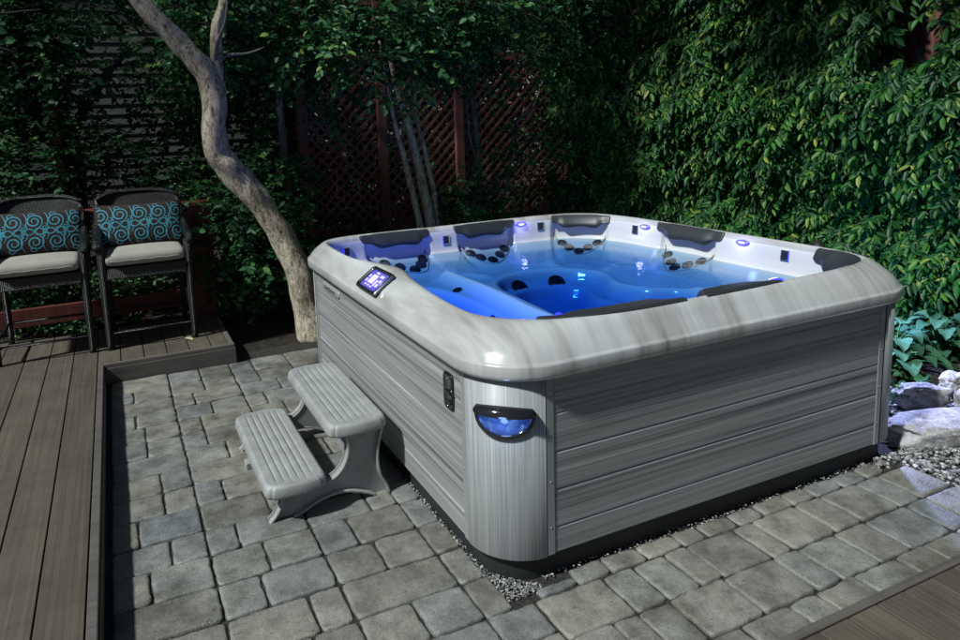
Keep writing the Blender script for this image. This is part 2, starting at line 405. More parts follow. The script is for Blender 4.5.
gravel(gv, 620, g1b, .0028, .0058)
def g2():
    x = random.uniform(1.98, 3.5); y = random.uniform(-.75, .55)
    if y < -.05 and x < 2.16 + max(0, -.25 - y) * .3: return None
    if x < 2.3 and y > .02: return None
    return (x, y, random.uniform(-.012, .012) + (.03 if x > 2.6 else 0))
gravel(gv, 8500, g2, .006, .0135)
tag(mk('gravel', gv, M['gravel']), kind='stuff')

# ------------------------------------------------------------------ decks
def board_y(mb, x0, x1, y0, y1, z0, z1): mb.box(x0 + .002, x1 - .002, y0, y1, z0, z1)
DZ = .13
t = empty('wooden_deck', (-1.6, 1.5, 0), 'low grey brown composite deck on the left, L-shaped, with the two wicker chairs on it', 'deck')
d = MB(); x = -1.335
while x > -5.2: d.box(x - .152, x - .003, -2.8, 3.98, DZ - .025, DZ); x -= .155
for (a, b) in ((-1.335, -1.189), (-1.187, -1.039), (-1.037, -.887), (-.885, -.737), (-.735, -.587), (-.585, -.470)): d.box(a + .003, b - .002, 3.075, 3.98, DZ - .025, DZ)
mk('decking', d, M['deck_y'], t, bevel=.003)
d = MB(); d.box(-1.332, -1.298, -2.8, 3.072, DZ - .025, DZ + .001); d.box(-1.298, -.43, 3.040, 3.072, DZ - .025, DZ + .001); d.box(-.467, -.432, 3.0745, 3.98, DZ - .025, DZ + .001)
mk('rim_board', d, M['deck_x'], t, bevel=.003)
d = MB(); d.box(-1.318, -1.292, -2.8, 3.030, -.03, DZ - .0265); mk('fascia', d, M['deck_y'], t, bevel=.002)
d = MB(); d.box(-1.290, -.425, 3.032, 3.056, -.03, DZ - .0265); mk('fascia', d, M['deck_x'], t, bevel=.002)
d = MB(); d.box(-.450, -.426, 3.058, 3.98, -.03, DZ - .0265); mk('fascia', d, M['deck_x'], t, bevel=.002)
d = MB(); d.box(-5.2, -1.36, -2.8, 3.9, -.02, DZ - .04); mk('underside', d, M['dark_base'], t)

t = empty('boardwalk', (1.5, -1, 0), 'flush brown composite boardwalk in the bottom right corner beside the pavers', 'deck')
d = MB(); x = .675
while x < 4.2: d.box(x + .003, x + .139, -2.9, -.638, -.02, .02); x += .1425
mk('decking', d, M['deck_y'], t, bevel=.003)
d = MB(); d.box(.675, 4.2, -.634, -.602, -.02, .022); mk('rim_board', d, M['deck_x'], t, bevel=.003)

# ------------------------------------------------------------------ hot tub
SX, SY, CR = 2.2865, 2.4985, .2107
TUB = empty('hot_tub', (SX / 2, SY / 2, 0), 'large square hot tub with pearl grey rim, driftwood panels and glowing blue water', 'hot tub')
def rrect(x0, x1, y0, y1, r, seg=10, side=1):
    L = []
    for cx, cy, a0 in ((x0 + r, y0 + r, PI), (x1 - r, y0 + r, 1.5 * PI), (x1 - r, y1 - r, 0), (x0 + r, y1 - r, .5 * PI)):
        for k in range(seg + 1): a = a0 + .5 * PI * k / seg; L.append((cx + r * math.cos(a), cy + r * math.sin(a)))
    return L
d = MB(); L = rrect(.03, SX - .03, .03, SY - .03, CR - .03)
d.loft([[(x, y, z) for x, y in L] for z in (-.02, .095, .79)], True, True, False, smooth=False); mk('base', d, M['dark_base'], TUB)
Z0, Z1 = .09, .80
ZB = [.09, .192, .340, .487, .635, .80]
def board_profile():        # (depth outward, z)
    P = []
    for a, b in zip(ZB[:-1], ZB[1:]): P += [(-.004, a + .0005), (.0, a + .006), (.0, b - .006), (-.004, b - .0005)]
    return P
def panel(name, axis, c, a, b, sgn):
    t_ = MB(); P = board_profile(); PB = [(-.02, Z0)] + P + [(-.02, Z1)]
    def pt(u, d_, z): return (c + sgn * d_, u, z) if axis == 'x' else (u, c + sgn * d_, z)
    ti = .036
    t_.loft([[pt(a + ti + .001, q, z) for q, z in PB], [pt(b - ti - .001, q, z) for q, z in PB]], False, smooth=False)
    o = mk(name, t_, M['panel'], TUB)
    for u0, u1 in ((a + .003, a + ti - .001), (b - ti + .001, b - .003)):
        t_ = MB()
        if axis == 'x': t_.box(min(c - sgn * .02, c + sgn * .003), max(c - sgn * .02, c + sgn * .003), u0, u1, Z0, Z1)
        else: t_.box(u0, u1, min(c - sgn * .02, c + sgn * .003), max(c - sgn * .02, c + sgn * .003), Z0, Z1)
        e = mk('edge_trim', t_, M['trim'], o, bevel=.002)
        for zz in (.2, .38, .56, .72):
            t_ = MB(); uu = (u0 + u1) / 2; cc = pt(uu, .003, zz); t_.disc(cc, (sgn, 0, 0) if axis == 'x' else (0, sgn, 0), .0035, [(1, 0), (1, .001), (.8, .0018)], 8, 0)
            mk('screw', t_, M['chrome'], e)
    return o
pl = panel('side_panel', 'x', 0, CR, SY - CR, -1); pf = panel('side_panel', 'y', 0, CR, SX - CR, -1)
panel('side_panel', 'x', SX, CR, SY - CR, 1); panel('side_panel', 'y', SY, CR, SX - CR, 1)
for cx, cy, a0 in ((CR, CR, PI), (SX - CR, CR, 1.5 * PI), (SX - CR, SY - CR, 0), (CR, SY - CR, .5 * PI)):
    d = MB(); A = [a0 + .5 * PI * (.004 + .992 * k / 20) for k in range(21)]
    d.loft([[(cx + r * math.cos(a), cy + r * math.sin(a), z) for a in A] for r, z in ((CR - .02, Z0 - .005), (CR, Z0 - .005), (CR + .004, Z0), (CR + .004, Z1), (CR - .02, Z1))], False)
    mk('corner_panel', d, M['corner'], TUB)
    d = MB()
    for a in (a0 + .001, a0 + .5 * PI - .001):
        cxx, cyy = cx + (CR - .006) * math.cos(a), cy + (CR - .006) * math.sin(a)
        d.box(cxx - .006, cxx + .006, cyy - .006, cyy + .006, Z0, Z1)
    mk('seam', d, M['black'], TUB)

# shell: polar lofting between the outer outline and the sculpted opening
CX, CY = 1.16, 1.22
def ray_rrect(a, x0, x1, y0, y1, r):
    dx, dy = math.cos(a), math.sin(a); lo, hi = 0., 4.
    def inside(px, py):
        if not (x0 < px < x1 and y0 < py < y1): return False
        qx = max(x0 + r - px, px - (x1 - r), 0); qy = max(y0 + r - py, py - (y1 - r), 0); return math.hypot(qx, qy) <= r or qx == 0 or qy == 0
    for _ in range(40):
        m_ = (lo + hi) / 2
        if inside(CX + dx * m_, CY + dy * m_): lo = m_
        else: hi = m_
    return lo
IN = [(.106, .444), (.112, .70), (.145, 1.0), (.19, 1.26), (.125, 1.46), (.055, 1.66), (.052, 2.06), (.10, 2.24), (.27, 2.315), (.6, 2.315), (.97, 2.305), (1.54, 2.305), (1.82, 2.27), (2.03, 2.13), (2.14, 1.94), (2.185, 1.6), (2.215, .97), (2.22, .42), (2.17, .21), (2.0, .13), (1.6, .088), (1.0, .072), (.58, .075), (.35, .12), (.21, .21), (.128, .32)]
def interp_closed(pts, sub=14):
    n = len(pts); out = []
    for i in range(n):
        a, b, c, d_ = [Vector(pts[(i + k) % n]) for k in (-1, 0, 1, 2)]
        for k in range(sub):
            t_ = k / sub; out.append(.5 * ((2 * b) + (c - a) * t_ + (2 * a - 5 * b + 4 * c - d_) * t_ ** 2 + (3 * b - a - 3 * c + d_) * t_ ** 3))
    return out
def polar_fn(pts):
    Q = sorted((math.atan2(p[1] - CY, p[0] - CX), math.hypot(p[0] - CX, p[1] - CY)) for p in pts)
    A = np.array([q[0] for q in Q]); R = np.array([q[1] for q in Q])
    A = np.concatenate([A - 2 * PI, A, A + 2 * PI]); R = np.concatenate([R] * 3)
    return lambda a: float(np.interp((a + PI) % (2 * PI) - PI, A, R))
r_in = polar_fn(interp_closed(IN))
def ang(x, y): return math.atan2(y - CY, x - CX)
def sst(e0, e1, x):
    t_ = min(max((x - e0) / (e1 - e0), 0), 1); return t_ * t_ * (3 - 2 * t_)
# seat-back recesses: (start point, end point)
RECS = [((.80, 2.3), (.37, 2.3)), ((1.47, 2.3), (1.03, 2.3)), ((2.10, 2.02), (1.80, 2.28)), ((2.2, 1.12), (2.19, 1.55)), ((2.0, .14), (2.21, .36)), ((.33, .1), (.95, .07)), ((1.05, .07), (1.45, .08))]
RECA = [(ang(*a), ang(*b)) for a, b in RECS]
def rec(a):
    m_ = 0
    for s0, s1 in RECA:
        a0, a1 = s0, s1
        if a1 < a0: a1 += 2 * PI
        w = a1 - a0; u = (a - a0 + PI) % (2 * PI) - PI
        if -.02 < u < w + .02: m_ = max(m_, sst(-.012, .012, u) * (1 - sst(w - .012, w + .012, u)))
    return m_
OUT = lambda off, r=0: (lambda a: ray_rrect(a, -off, SX + off, -off, SY + off, max(CR + off + r, .05)))
N = 720
AN = [2 * PI * k / N for k in range(N)]
outer = {}
def ro(off, k):
    if off not in outer: outer[off] = [OUT(off, .03)(a) for a in AN]
    return outer[off][k]
RI = [r_in(a) for a in AN]; RC = [rec(a) for a in AN]
def pt(k, r, z): return (CX + r * math.cos(AN[k]), CY + r * math.sin(AN[k]), z)
loops = []
def lp(f): loops.append([f(k) for k in range(N)])
# rim height follows a gentle dip at the left side, where the opening comes close to the edge
def rimz(k):
    x = CX + RI[k] * math.cos(AN[k]); y_ = CY + RI[k] * math.sin(AN[k]); return 0.
lp(lambda k: pt(k, ro(-.02, k), .782)); lp(lambda k: pt(k, ro(.026, k), .780)); lp(lambda k: pt(k, ro(.036, k), .786)); lp(lambda k: pt(k, ro(.040, k), .800)); lp(lambda k: pt(k, ro(.040, k), .832))
lp(lambda k: pt(k, ro(.038, k), .839)); lp(lambda k: pt(k, ro(.030, k), .842)); lp(lambda k: pt(k, ro(.027, k), .846)); lp(lambda k: pt(k, ro(.018, k), .862)); lp(lambda k: pt(k, ro(-.004, k), .888))
def lerp(k, t_, z, ins=0): r0 = ro(-.004, k); r1 = RI[k] - ins; return pt(k, r0 + (r1 - r0) * t_, z)
for t_, z in ((.18, .907), (.40, .928), (.62, .944), (.80, .950), (.92, .947), (1., .936)): lp(lambda k, t_=t_, z=z: lerp(k, t_, z))
SHELL0 = len(loops)
WALL = [(.012, .918, .0), (.018, .895, .4), (.022, .86, 1), (.028, .80, 1), (.042, .772, 1), (.080, .748, 1), (.125, .724, 1), (.170, .700, .9), (.205, .682, .5), (.235, .668, .0)]
for ins, z, rc in WALL: lp(lambda k, ins=ins, z=z, rc=rc: pt(k, RI[k] - ins + .032 * RC[k] * rc, z))
def poly_sd(P):          # signed distance to a closed outline, negative inside
    A = np.array([(p[0], p[1]) for p in P]); B = np.roll(A, -1, 0); D = B - A
    def f(x, y):
        p = np.array([x, y]); t_ = np.clip(((p - A) * D).sum(1) / (D ** 2).sum(1), 0, 1); q = np.hypot(*(A + D * t_[:, None] - p).T).min()
        c = ((A[:, 1] > y) != (B[:, 1] > y)); xi = A[:, 0] + (y - A[:, 1]) / np.where(np.abs(D[:, 1]) < 1e-9, 1e-9, D[:, 1]) * D[:, 0]
        return -q if (c & (x < xi)).sum() % 2 else q
    return f
FW = [(.93, .50), (1.40, .40), (1.76, .56), (1.80, .95), (1.66, 1.12), (1.60, 1.32), (1.68, 1.58), (1.50, 1.80), (1.18, 1.84), (.96, 1.62), (.90, 1.05)]
LG = [(.34, .36), (.60, .42), (.66, .95), (.68, 1.50), (.60, 1.84), (.36, 1.86), (.32, 1.40), (.36, .95)]
fw_sd = poly_sd(interp_closed(FW, 6)); lg_sd = poly_sd(interp_closed(LG, 6))
def seg_d(x, y, P):
    b = 9
    for (x0, y0), (x1, y1) in zip(P[:-1], P[1:]):
        dx, dy = x1 - x0, y1 - y0; t_ = min(max(((x - x0) * dx + (y - y0) * dy) / (dx * dx + dy * dy), 0), 1); b = min(b, math.hypot(x - x0 - dx * t_, y - y0 - dy * t_))
    return b
RIDGES = [([(.79, 1.98), (.80, 1.5), (.77, 1.0), (.80, .50)], .060, .055), ([(.93, 2.08), (1.02, 1.92)], .018, .05), ([(1.62, 2.06), (1.55, 1.88)], .018, .05), ([(1.98, 1.75), (1.78, 1.62)], .018, .05), ([(2.0, .86), (1.86, .88)], .03, .07), ([(1.50, .30), (1.52, .40)], .02, .05)]
def floor_z(x, y):
    z = .664 + .006 * math.sin(x * 5) * math.sin(y * 4)
    a = fw_sd(x, y); z -= .075 * sst(.0, -.035, a) if False else .075 * sst(0, 1, min(max(-a / .045, 0), 1)); z -= .085 * sst(0, 1, min(max((-a - .11) / .06, 0), 1))
    z += .010 * math.exp(-((a - .02) / .022) ** 2)                      # raised lip round the foot well
    b = lg_sd(x, y); z -= .105 * sst(0, 1, min(max(-b / .10, 0), 1)) * (1 + .22 * math.sin(y * 5.2))
    for P_, h, w in RIDGES:
        q = seg_d(x, y, P_); z += h * math.exp(-(q / w) ** 2)
    return z
RW = [RI[k] - .235 for k in range(N)]
for t_ in [1 - i / 58 for i in range(1, 58)] + [.004]:
    e_ = sst(0, 1, min((1 - t_) / .09, 1))
    def f(k, t_=t_):
        r = RW[k] * t_; x, y, _ = pt(k, r, 0); return (x, y, .668 + (floor_z(x, y) - .668) * e_)
    lp(f)
d = MB(); d.loft(loops[:SHELL0 + 1], True, False, False); d.loft(loops[SHELL0:], True, False, True, mi=1); mk('shell', d, [M['shell'], M['inner']], TUB, weld=True)
def wall_at(a, z):          # point and inward normal on the wall under the opening
    k = int(round((a % (2 * PI)) / (2 * PI) * N)) % N
    for (i0, z0, c0), (i1, z1, c1) in zip(WALL[:-1], WALL[1:]):
        if z1 <= z <= z0:
            f = (z0 - z) / (z0 - z1); r = lambda kk: RI[kk % N] - (i0 + (i1 - i0) * f) + .032 * RC[kk % N] * (c0 + (c1 - c0) * f)
            p = Vector(pt(k, r(k), z)); t1 = Vector(pt((k + 2) % N, r(k + 2), z)) - Vector(pt((k - 2) % N, r(k - 2), z)); t2 = Vector((math.cos(AN[k]) * (i1 - i0), math.sin(AN[k]) * (i1 - i0), (z0 - z1)))
            nn = t1.cross(t2).normalized()
            if nn.dot(Vector((CX, CY, .9)) - p) < 0: nn = -nn
            return p, nn
    raise ValueError
# water: a closed body whose absorption deepens the blue with depth
WZ = .775
d = MB(); NW = 240
def wr(k): a_ = 2 * PI * k / NW; return r_in(a_) - .0345 + .032 * rec(a_)
def wring(f, z): return [(CX + f(k) * math.cos(2 * PI * k / NW), CY + f(k) * math.sin(2 * PI * k / NW), z) for k in range(NW)]
BR = [ray_rrect(2 * PI * k / NW, .034, SX - .034, .034, SY - .034, CR - .034) for k in range(NW)]
WL = [wring(lambda k: .01, .06), wring(lambda k: BR[k] * .985, .06), wring(lambda k: BR[k] * .985, .70), wring(lambda k: wr(k) + .002, .766), wring(wr, WZ), wring(lambda k: wr(k) * .66, WZ), wring(lambda k: wr(k) * .33, WZ), wring(lambda k: .01, WZ)]
d.loft(WL, True, True, True); mk('water', d, M['water'], TUB)
# seat outlines and jets
def jet(a, z, r, big=True):
    p, nn = wall_at(a, z); d = MB()
    d.disc(p + nn * .003, nn, r, [(1.0, -.004), (1.0, .003), (.86, .006), (.80, .002), (.55, .002), (.5, .005), (.3, .007), (.12, .004)], 20); mk('jet', d, M['jet'], TUB)
def between(i, f): a0, a1 = RECA[i]; a1 = a1 if a1 > a0 else a1 + 2 * PI; return a0 + (a1 - a0) * f
for i in (1, 0): 
    for f, z in ((.17, .748), (.83, .747), (.31, .722), (.69, .721), (.5, .701)): jet(between(i, f), z, .037)
for i in (2, 3):
    for f, z in ((.17, .748), (.83, .747), (.33, .723), (.67, .721), (.5, .702)): jet(between(i, f), z, .036)
for x_, y_, nx_, ny_ in ((1.46, 1.735, -.3, -1), (1.20, 1.77, .1, -1), (1.66, .90, -1, .2), (1.66, .66, -1, .3)):
    d = MB(); d.disc((x_, y_, floor_z(x_, y_) + .006), (nx_ * .62, ny_ * .62, .75), .055, [(1, 0), (1, .01), (.85, .014), (.8, .006), (.4, .006), (.35, .014)], 20); mk('foot_jet', d, M['jet'], TUB)
for x_, y_ in ((.64, 1.12), (.64, .94), (.70, 1.66)):
    d = MB(); d.disc((x_, y_, floor_z(x_, y_) + .002), (-.35, 0, 1), .030, [(1, 0), (1, .006), (.85, .009), (.8, .004), (.4, .004), (.35, .009)], 16); mk('jet', d, M['jet'], TUB)
# piped contour of each seat back
for i in range(4):
    d = MB(); path = []
    for q in range(19):
        u = q / 18; f = .04 + .92 * u; z = .80 - .115 * max(0., math.sin(u * PI)) ** .45
        p, nn = wall_at(between(i, f), max(z, .672)); path.append(p + nn * .003)
    d.tube(path, .0045, 6, sub=2); mk('seat_contour', d, M['shell'], TUB)
# pillows
def pillow(pa, pb, drop, name='pillow', flat=0., thick=.035, top=.941, td=.03, ext=.004):
    a0, a1 = ang(*pa), ang(*pb)
    if a1 < a0: a1 += 2 * PI
    n_ = 44; L = []
    for q in range(n_ + 1):
        u = q / n_; a = a0 + (a1 - a0) * u; ri = r_in(a)
        e = min(1, (1 - abs(2 * u - 1) ** 14)) ** .5 if 0 < u < 1 else .02
        core = sst(.10, .24, u) * (1 - sst(.76, .90, u))            # thick middle, thin ears
        th = thick * (.35 + .65 * core) * (.3 + .7 * e); dr = drop * (.62 + .38 * core - .10 * core * math.cos(u * 4 * PI) * .6) * (.55 + .45 * e)
        sec = [(-ext - flat, top + .004), (-ext * .4, top + .007 + .005 * core), (.012, top + .004), (.018 + th * .7, top - td), (.020 + th, top - td - dr * .30), (.022 + th * .95, top - dr * .8), (.018 + th * .4, top - dr), (.012, top - dr + .004), (.004, top - dr * .5), (-.01, top - .01), (-ext - flat, top - .008)]
        L.append([(CX + (ri - s_) * math.cos(a), CY + (ri - s_) * math.sin(a), z) for s_, z in sec])
    d = MB(); d.loft(L, True, True, True); return mk(name, d, M['pillow'], TUB, subd=1)
pillow((.81, 2.3), (.33, 2.3), .088); pillow((1.49, 2.3), (1.0, 2.3), .088)
pillow((2.11, 2.0), (1.79, 2.28), .082); pillow((2.2, 1.06), (2.185, 1.60), .088)
pillow((1.96, .12), (2.22, .46), .13, thick=.05)
pillow((.28, .16), (.93, .07), .10, flat=.01, thick=.14, td=.003, top=.947, ext=.016); pillow((1.02, .07), (1.47, .08), .10, flat=.01, thick=.12, td=.003, top=.947, ext=.016)
# square grates beside the seats
for a, z in ((ang(.932, 2.3), .858), (ang(1.70, 2.28), .878), (ang(2.19, 1.80), .873), (ang(2.22, .63), .875), (ang(.2, 2.3), .855)):
    p, nn = wall_at(a, z); tt = Vector((-nn.y, nn.x, 0)).normalized(); b_ = nn.cross(tt)
    def q4(s_, h): return [tuple(p + nn * h + tt * s_ * i + b_ * s_ * j * 1.15) for i, j in ((-1, -1), (1, -1), (1, 1), (-1, 1))]
    d = MB(); d.loft([q4(.026, -.004), q4(.026, .005), q4(.020, .007)], True, False, False, smooth=False); o = mk('grate_frame', d, M['chrome'], TUB)
    d = MB(); d.loft([q4(.0195, .001), q4(.0195, .006)], True, False, True, smooth=False); mk('grate', d, M['black'], o)
# rim accent lamps
def ellip(mb, c, nn, rx, ry, h, mi=0, n=20):
    c = Vector(c); nn = Vector(nn).normalized(); tt = Vector((-nn.y, nn.x, 0)).normalized(); b_ = nn.cross(tt)
    mb.loft([[tuple(c + tt * rx * q * math.cos(2 * PI * k / n) + b_ * ry * q * math.sin(2 * PI * k / n) + nn * hh) for k in range(n)] for q, hh in ((1, -.006), (1, .2 * h), (.85, .7 * h), (.5, h), (.1, h * 1.08))], True, False, True, mi)
for a, z in ((ang(1.54, 2.3), .905), (ang(2.175, 1.70), .902), (ang(2.21, .92), .905)):
    p, nn = wall_at(a, z); d = MB(); ellip(d, p, nn, .048, .018, .014); o = mk('accent_light', d, M['led'], TUB)
    d = MB(); ellip(d, p + nn * .013, nn, .024, .006, .004); mk('light_core', d, M['led_core'], o)
d = MB(); ellip(d, (1.56, .172, .905), (0, .6, .8), .06, .022, .02); o = mk('accent_light', d, M['led'], TUB)
d = MB(); ellip(d, (1.56, .184, .921), (0, .6, .8), .03, .008, .005); mk('light_core', d, M['led_core'], o)
d = MB(); ellip(d, (.78, .72, .728), (-.25, .1, 1), .07, .022, .012); o = mk('underwater_light', d, M['led'], TUB)
def plight(name, loc, col, w, r, parent=TUB, spot=None):
    l = bpy.data.lights.new(name, 'SPOT' if spot else 'POINT'); l.energy = w; l.color = col; l.shadow_soft_size = r
    o = bpy.data.objects.new(name, l); COL.objects.link(o)
    if parent: o.parent = parent; o.location = Vector(loc) - origin(parent)
    else: o.location = loc
    return o
plight('lounge_led', (.46, 1.20, .70), (.012, .02, 1.), 15, .04)
plight('lounge_led', (.46, .66, .70), (.012, .02, 1.), 15, .04)
plight('footwell_led', (1.30, .75, .62), (.10, .30, 1.), 1.2, .06)
for a, z, w in ((ang(1.54, 2.3), .900, .5), (ang(2.175, 1.70), .90, .5), (ang(2.21, .92), .90, .6)):
    p, nn = wall_at(a, z); plight('accent_led', p + nn * .05, (.38, .38, 1.), w * .7, .02)
# control panel on the left rim
cq = [Vector(q) + Vector((-.006, 0, .009)) for q in ((-.020, 1.335, .858), (-.020, 1.085, .860), (.090, 1.100, .932), (.087, 1.350, .930))]
def quadpt(u, v): return cq[0] * (1 - u) * (1 - v) + cq[1] * u * (1 - v) + cq[2] * u * v + cq[3] * (1 - u) * v
cn = (cq[1] - cq[0]).cross(cq[3] - cq[0]).normalized(); cn = cn if cn.z > 0 else -cn
def qloop(m_, h, rad=.12, n=6):
    P = []
    for cu, cv, a0 in ((m_ + rad, m_ + rad, PI), (1 - m_ - rad, m_ + rad, 1.5 * PI), (1 - m_ - rad, 1 - m_ - rad, 0), (m_ + rad, 1 - m_ - rad, .5 * PI)):
        for k in range(n + 1): a = a0 + .5 * PI * k / n; P.append(tuple(quadpt(cu + rad * math.cos(a), cv + rad * math.sin(a)) + cn * h))
    return P
d = MB(); d.loft([qloop(-.06, -.05), qloop(-.04, .010), qloop(0, .016), qloop(.06, .013), qloop(.08, .008)], True, False, True); CP = mk('control_panel', d, M['gloss_black'], TUB)
d = MB(); d.loft([qloop(-.065, .004), qloop(-.055, .013), qloop(-.01, .0185), qloop(.035, .0175), qloop(.05, .014)], True); mk('bezel', d, M['chrome'], CP)
d = MB(); d.loft([qloop(.09, .008, .07), qloop(.09, .0105, .07)], True, False, True); SC = mk('screen', d, M['screen'], CP)
d = MB()
def icon(u0, u1, v0, v1): d.add([tuple(quadpt(u, v) + cn * .0125) for u, v in ((u0, v0), (u1, v0), (u1, v1), (u0, v1))], [(0, 1, 2, 3)], 0, False)
for q in ((.30, .56, .30, .72), (.62, .70, .25, .55), (.74, .84, .25, .40), (.74, .84, .46, .60), (.62, .80, .68, .80), (.16, .24, .30, .45), (.16, .24, .52, .66), (.34, .5, .78, .86), (.28, .36, .16, .24), (.42, .5, .16, .24), (.56, .66, .15, .21)): icon(*q)
mk('icons', d, M['icon'], SC)
# vent on the left panel
def rr2(y0, y1, z0, z1, r, x, n=5):
    return [(x, cy + r * math.cos(a0 + .5 * PI * k / n), cz + r * math.sin(a0 + .5 * PI * k / n)) for cy, cz, a0 in ((y0 + r, z0 + r, PI), (y1 - r, z0 + r, 1.5 * PI), (y1 - r, z1 - r, 0), (y0 + r, z1 - r, .5 * PI)) for k in range(n + 1)]
d = MB(); d.loft([rr2(.302, .386, .575, .725, .022, .01), rr2(.302, .386, .575, .725, .022, -.006), rr2(.308, .380, .581, .719, .018, -.010), rr2(.316, .372, .589, .711, .015, -.007)], True, False, True); V = mk('lock_plate', d, M['gloss_black'], TUB)
for zz in (.64, .60):
    d = MB(); d.box(-.0125, -.006, .32, .368, zz, zz + .012); mk('latch', d, M['black'], V, bevel=.002)
for yy, zz in ((.345, .70), (.345, .592), (.311, .66), (.377, .655)):
    d = MB(); d.disc((-.009, yy, zz), (-1, 0, 0), .004, [(1, 0), (.9, .002)], 8); mk('screw', d, M['chrome'], V)
# name badge with script-like flourish
d = MB(); d.loft([rr2(1.76, 2.10, .690, .735, .02, .01), rr2(1.76, 2.10, .690, .735, .02, -.006), rr2(1.766, 2.094, .696, .729, .016, -.009)], True, False, True); B = mk('badge', d, M['trim'], TUB)
d = MB()
for i in range(9):
    yc = 2.03 - i * .024; path = [(-.0105, yc + .008 * math.cos(q) + q * -.002, .7125 + (.010 if i in (0, 3, 4) else .0055) * math.sin(q)) for q in [k * .7 for k in range(9)]]
    d.tube(path, .0013, 5)
mk('badge_lettering', d, M['gloss_black'], B)
# corner lamp: black hood over a half-moon lens
def cyl(a, z, off): return (CR + (CR + .004 + off) * math.cos(a), CR + (CR + .004 + off) * math.sin(a), z)
aC = math.radians(228); hw = math.radians(30)
def lamp_loop(s_, off, top=False, n=28):
    P = []
    for k in range(n + 1):
        a = -1 + 2 * k / n; P.append((aC + hw * s_ * a, .668 + .010 * (1 - a * a)) if top is None else None)
    return P
def half_outline(zt, zb, s_, n=26):       # closed outline: flat top, half-ellipse below
    P = [(s_ * math.cos(PI * k / n), zt - (zt - zb) * max(0., math.sin(PI * k / n)) ** .8) for k in range(n + 1)]
    return P
d = MB(); O1 = half_outline(.662, .560, 1.0); O2 = half_outline(.660, .572, .93); O3 = half_outline(.656, .578, .88)
f = lambda O, off: [cyl(aC + hw * u, z, off) for u, z in O]
d.loft([f(O1, -.004), f(O1, .010), f(O2, .014), f(O3, .008)], True); LH = mk('corner_light', d, M['gloss_black'], TUB)
mm = m_emit('lamp_lens', (.06, .22, .9), .42, (.03, .05, .12)); tt_ = NT(mm)
nn_ = tt_.noise(tt_.coord(), 22, 3, .5, 1.2); tt_.link(tt_.ramp(nn_, [(.35, (.01, .04, .34)), (.52, (.03, .13, .62)), (.70, (.30, .5, 1.))]), tt_.b.inputs['Emission Color']); tt_.b.inputs['Roughness'].default_value = .12
d = MB(); cl = [cyl(aC + hw * u * .45, z * .55 + .635 * .45, .014) for u, z in O3]; d.loft([f(O3, .0075), f([(u * .85, z * .85 + .635 * .15) for u, z in O3], .012), cl], True, False, True); mk('lens', d, mm, LH)
d = MB(); rows_ = []
for zz, off in ((.650, .006), (.645, .022), (.652, .036), (.668, .034), (.682, .018), (.686, .004)):
    rows_.append([cyl(aC + hw * 1.04 * u * (1 if zz < .67 else 1 - (zz - .67) * 6), zz - .012 * u * u * (zz > .66), off * (1 - .75 * abs(u) ** 6) + .001) for u in [-1 + k / 14 for k in range(29)]])
d.loft(rows_, False); mk('hood', d, M['gloss_black'], LH)
plight('corner_led', cyl(aC, .625, .055), (.35, .55, 1.), .25, .02)

# ------------------------------------------------------------------ step
ST = empty('spa_step', (-.36, 1.2, 0), 'two-tread grey plastic step standing on the pavers against the tub', 'step')
def tread(x0, x1, y0, y1, z, name='tread'):
    d = MB(); nu, nv = 60, 26
    def bow(u): return .022 * (1 - (2 * u - 1) ** 2)
    def P(u, v, ins=0, zz=None):
        yy0 = y0 - bow(u); yy1 = y1 + bow(u); x = x0 + ins + (x1 - x0 - 2 * ins) * u; y_ = yy0 + ins + (yy1 - yy0 - 2 * ins) * v
        if zz is None:
            e = min(v, 1 - v) * (y1 - y0); gr = 0
            if e > .05:
                for c in (.17, .30, .43, .57, .70, .83):
                    gr = max(gr, math.exp(-((u - c) / .014) ** 2))
            zz = z - .009 * gr * sst(.05, .065, e)
        return (x, y_, zz)
    loops = []
    # skirt loops around the perimeter
    per = [(i / nu, 0) for i in range(nu)] + [(1, j / nv) for j in range(nv)] + [(1 - i / nu, 1) for i in range(nu)] + [(0, 1 - j / nv) for j in range(nv)]
    def rc(u, v, ins, zz):
        x, y_, _ = P(u, v, ins, zz); r = .03; cx = min(max(x, x0 + ins + r), x1 - ins - r); cy = min(max(y_, y0 + ins + r - .0), y1 - ins - r)
        if abs(x - cx) > 0 and abs(y_ - cy) > 0:
            dd = math.hypot(x - cx, y_ - cy)
            if dd > r: x = cx + (x - cx) * r / dd; y_ = cy + (y_ - cy) * r / dd
        return (x, y_, zz)
    for ins, zz in ((.012, z - .055), (-.001, z - .055), (-.004, z - .045), (0, z - .014), (.005, z - .004), (.014, z)): loops.append([rc(u, v, ins, zz) for u, v in per])
    d.loft(loops, True)
    g_ = [[P(i / nu, j / nv, .014) for i in range(nu + 1)] for j in range(nv + 1)]
    # snap the grid border to the inner skirt ring
    for i in range(nu + 1):
        for j in (0, nv): u, v = i / nu, j / nv; g_[j][i] = rc(u, v, .014, z)
    for j in range(nv + 1):
        for i in (0, nu): u, v = i / nu, j / nv; g_[j][i] = rc(u, v, .014, z)
    d.loft(g_, False); 
    d.loft([loops[0], [(x, y_, z - .02) for x, y_, _ in loops[0]]], True, False, True, smooth=False)
    return mk(name, d, M['step'], ST)
tread(-.355, -.085, .842, 1.655, .375); tread(-.655, -.39, .80, 1.62, .185)
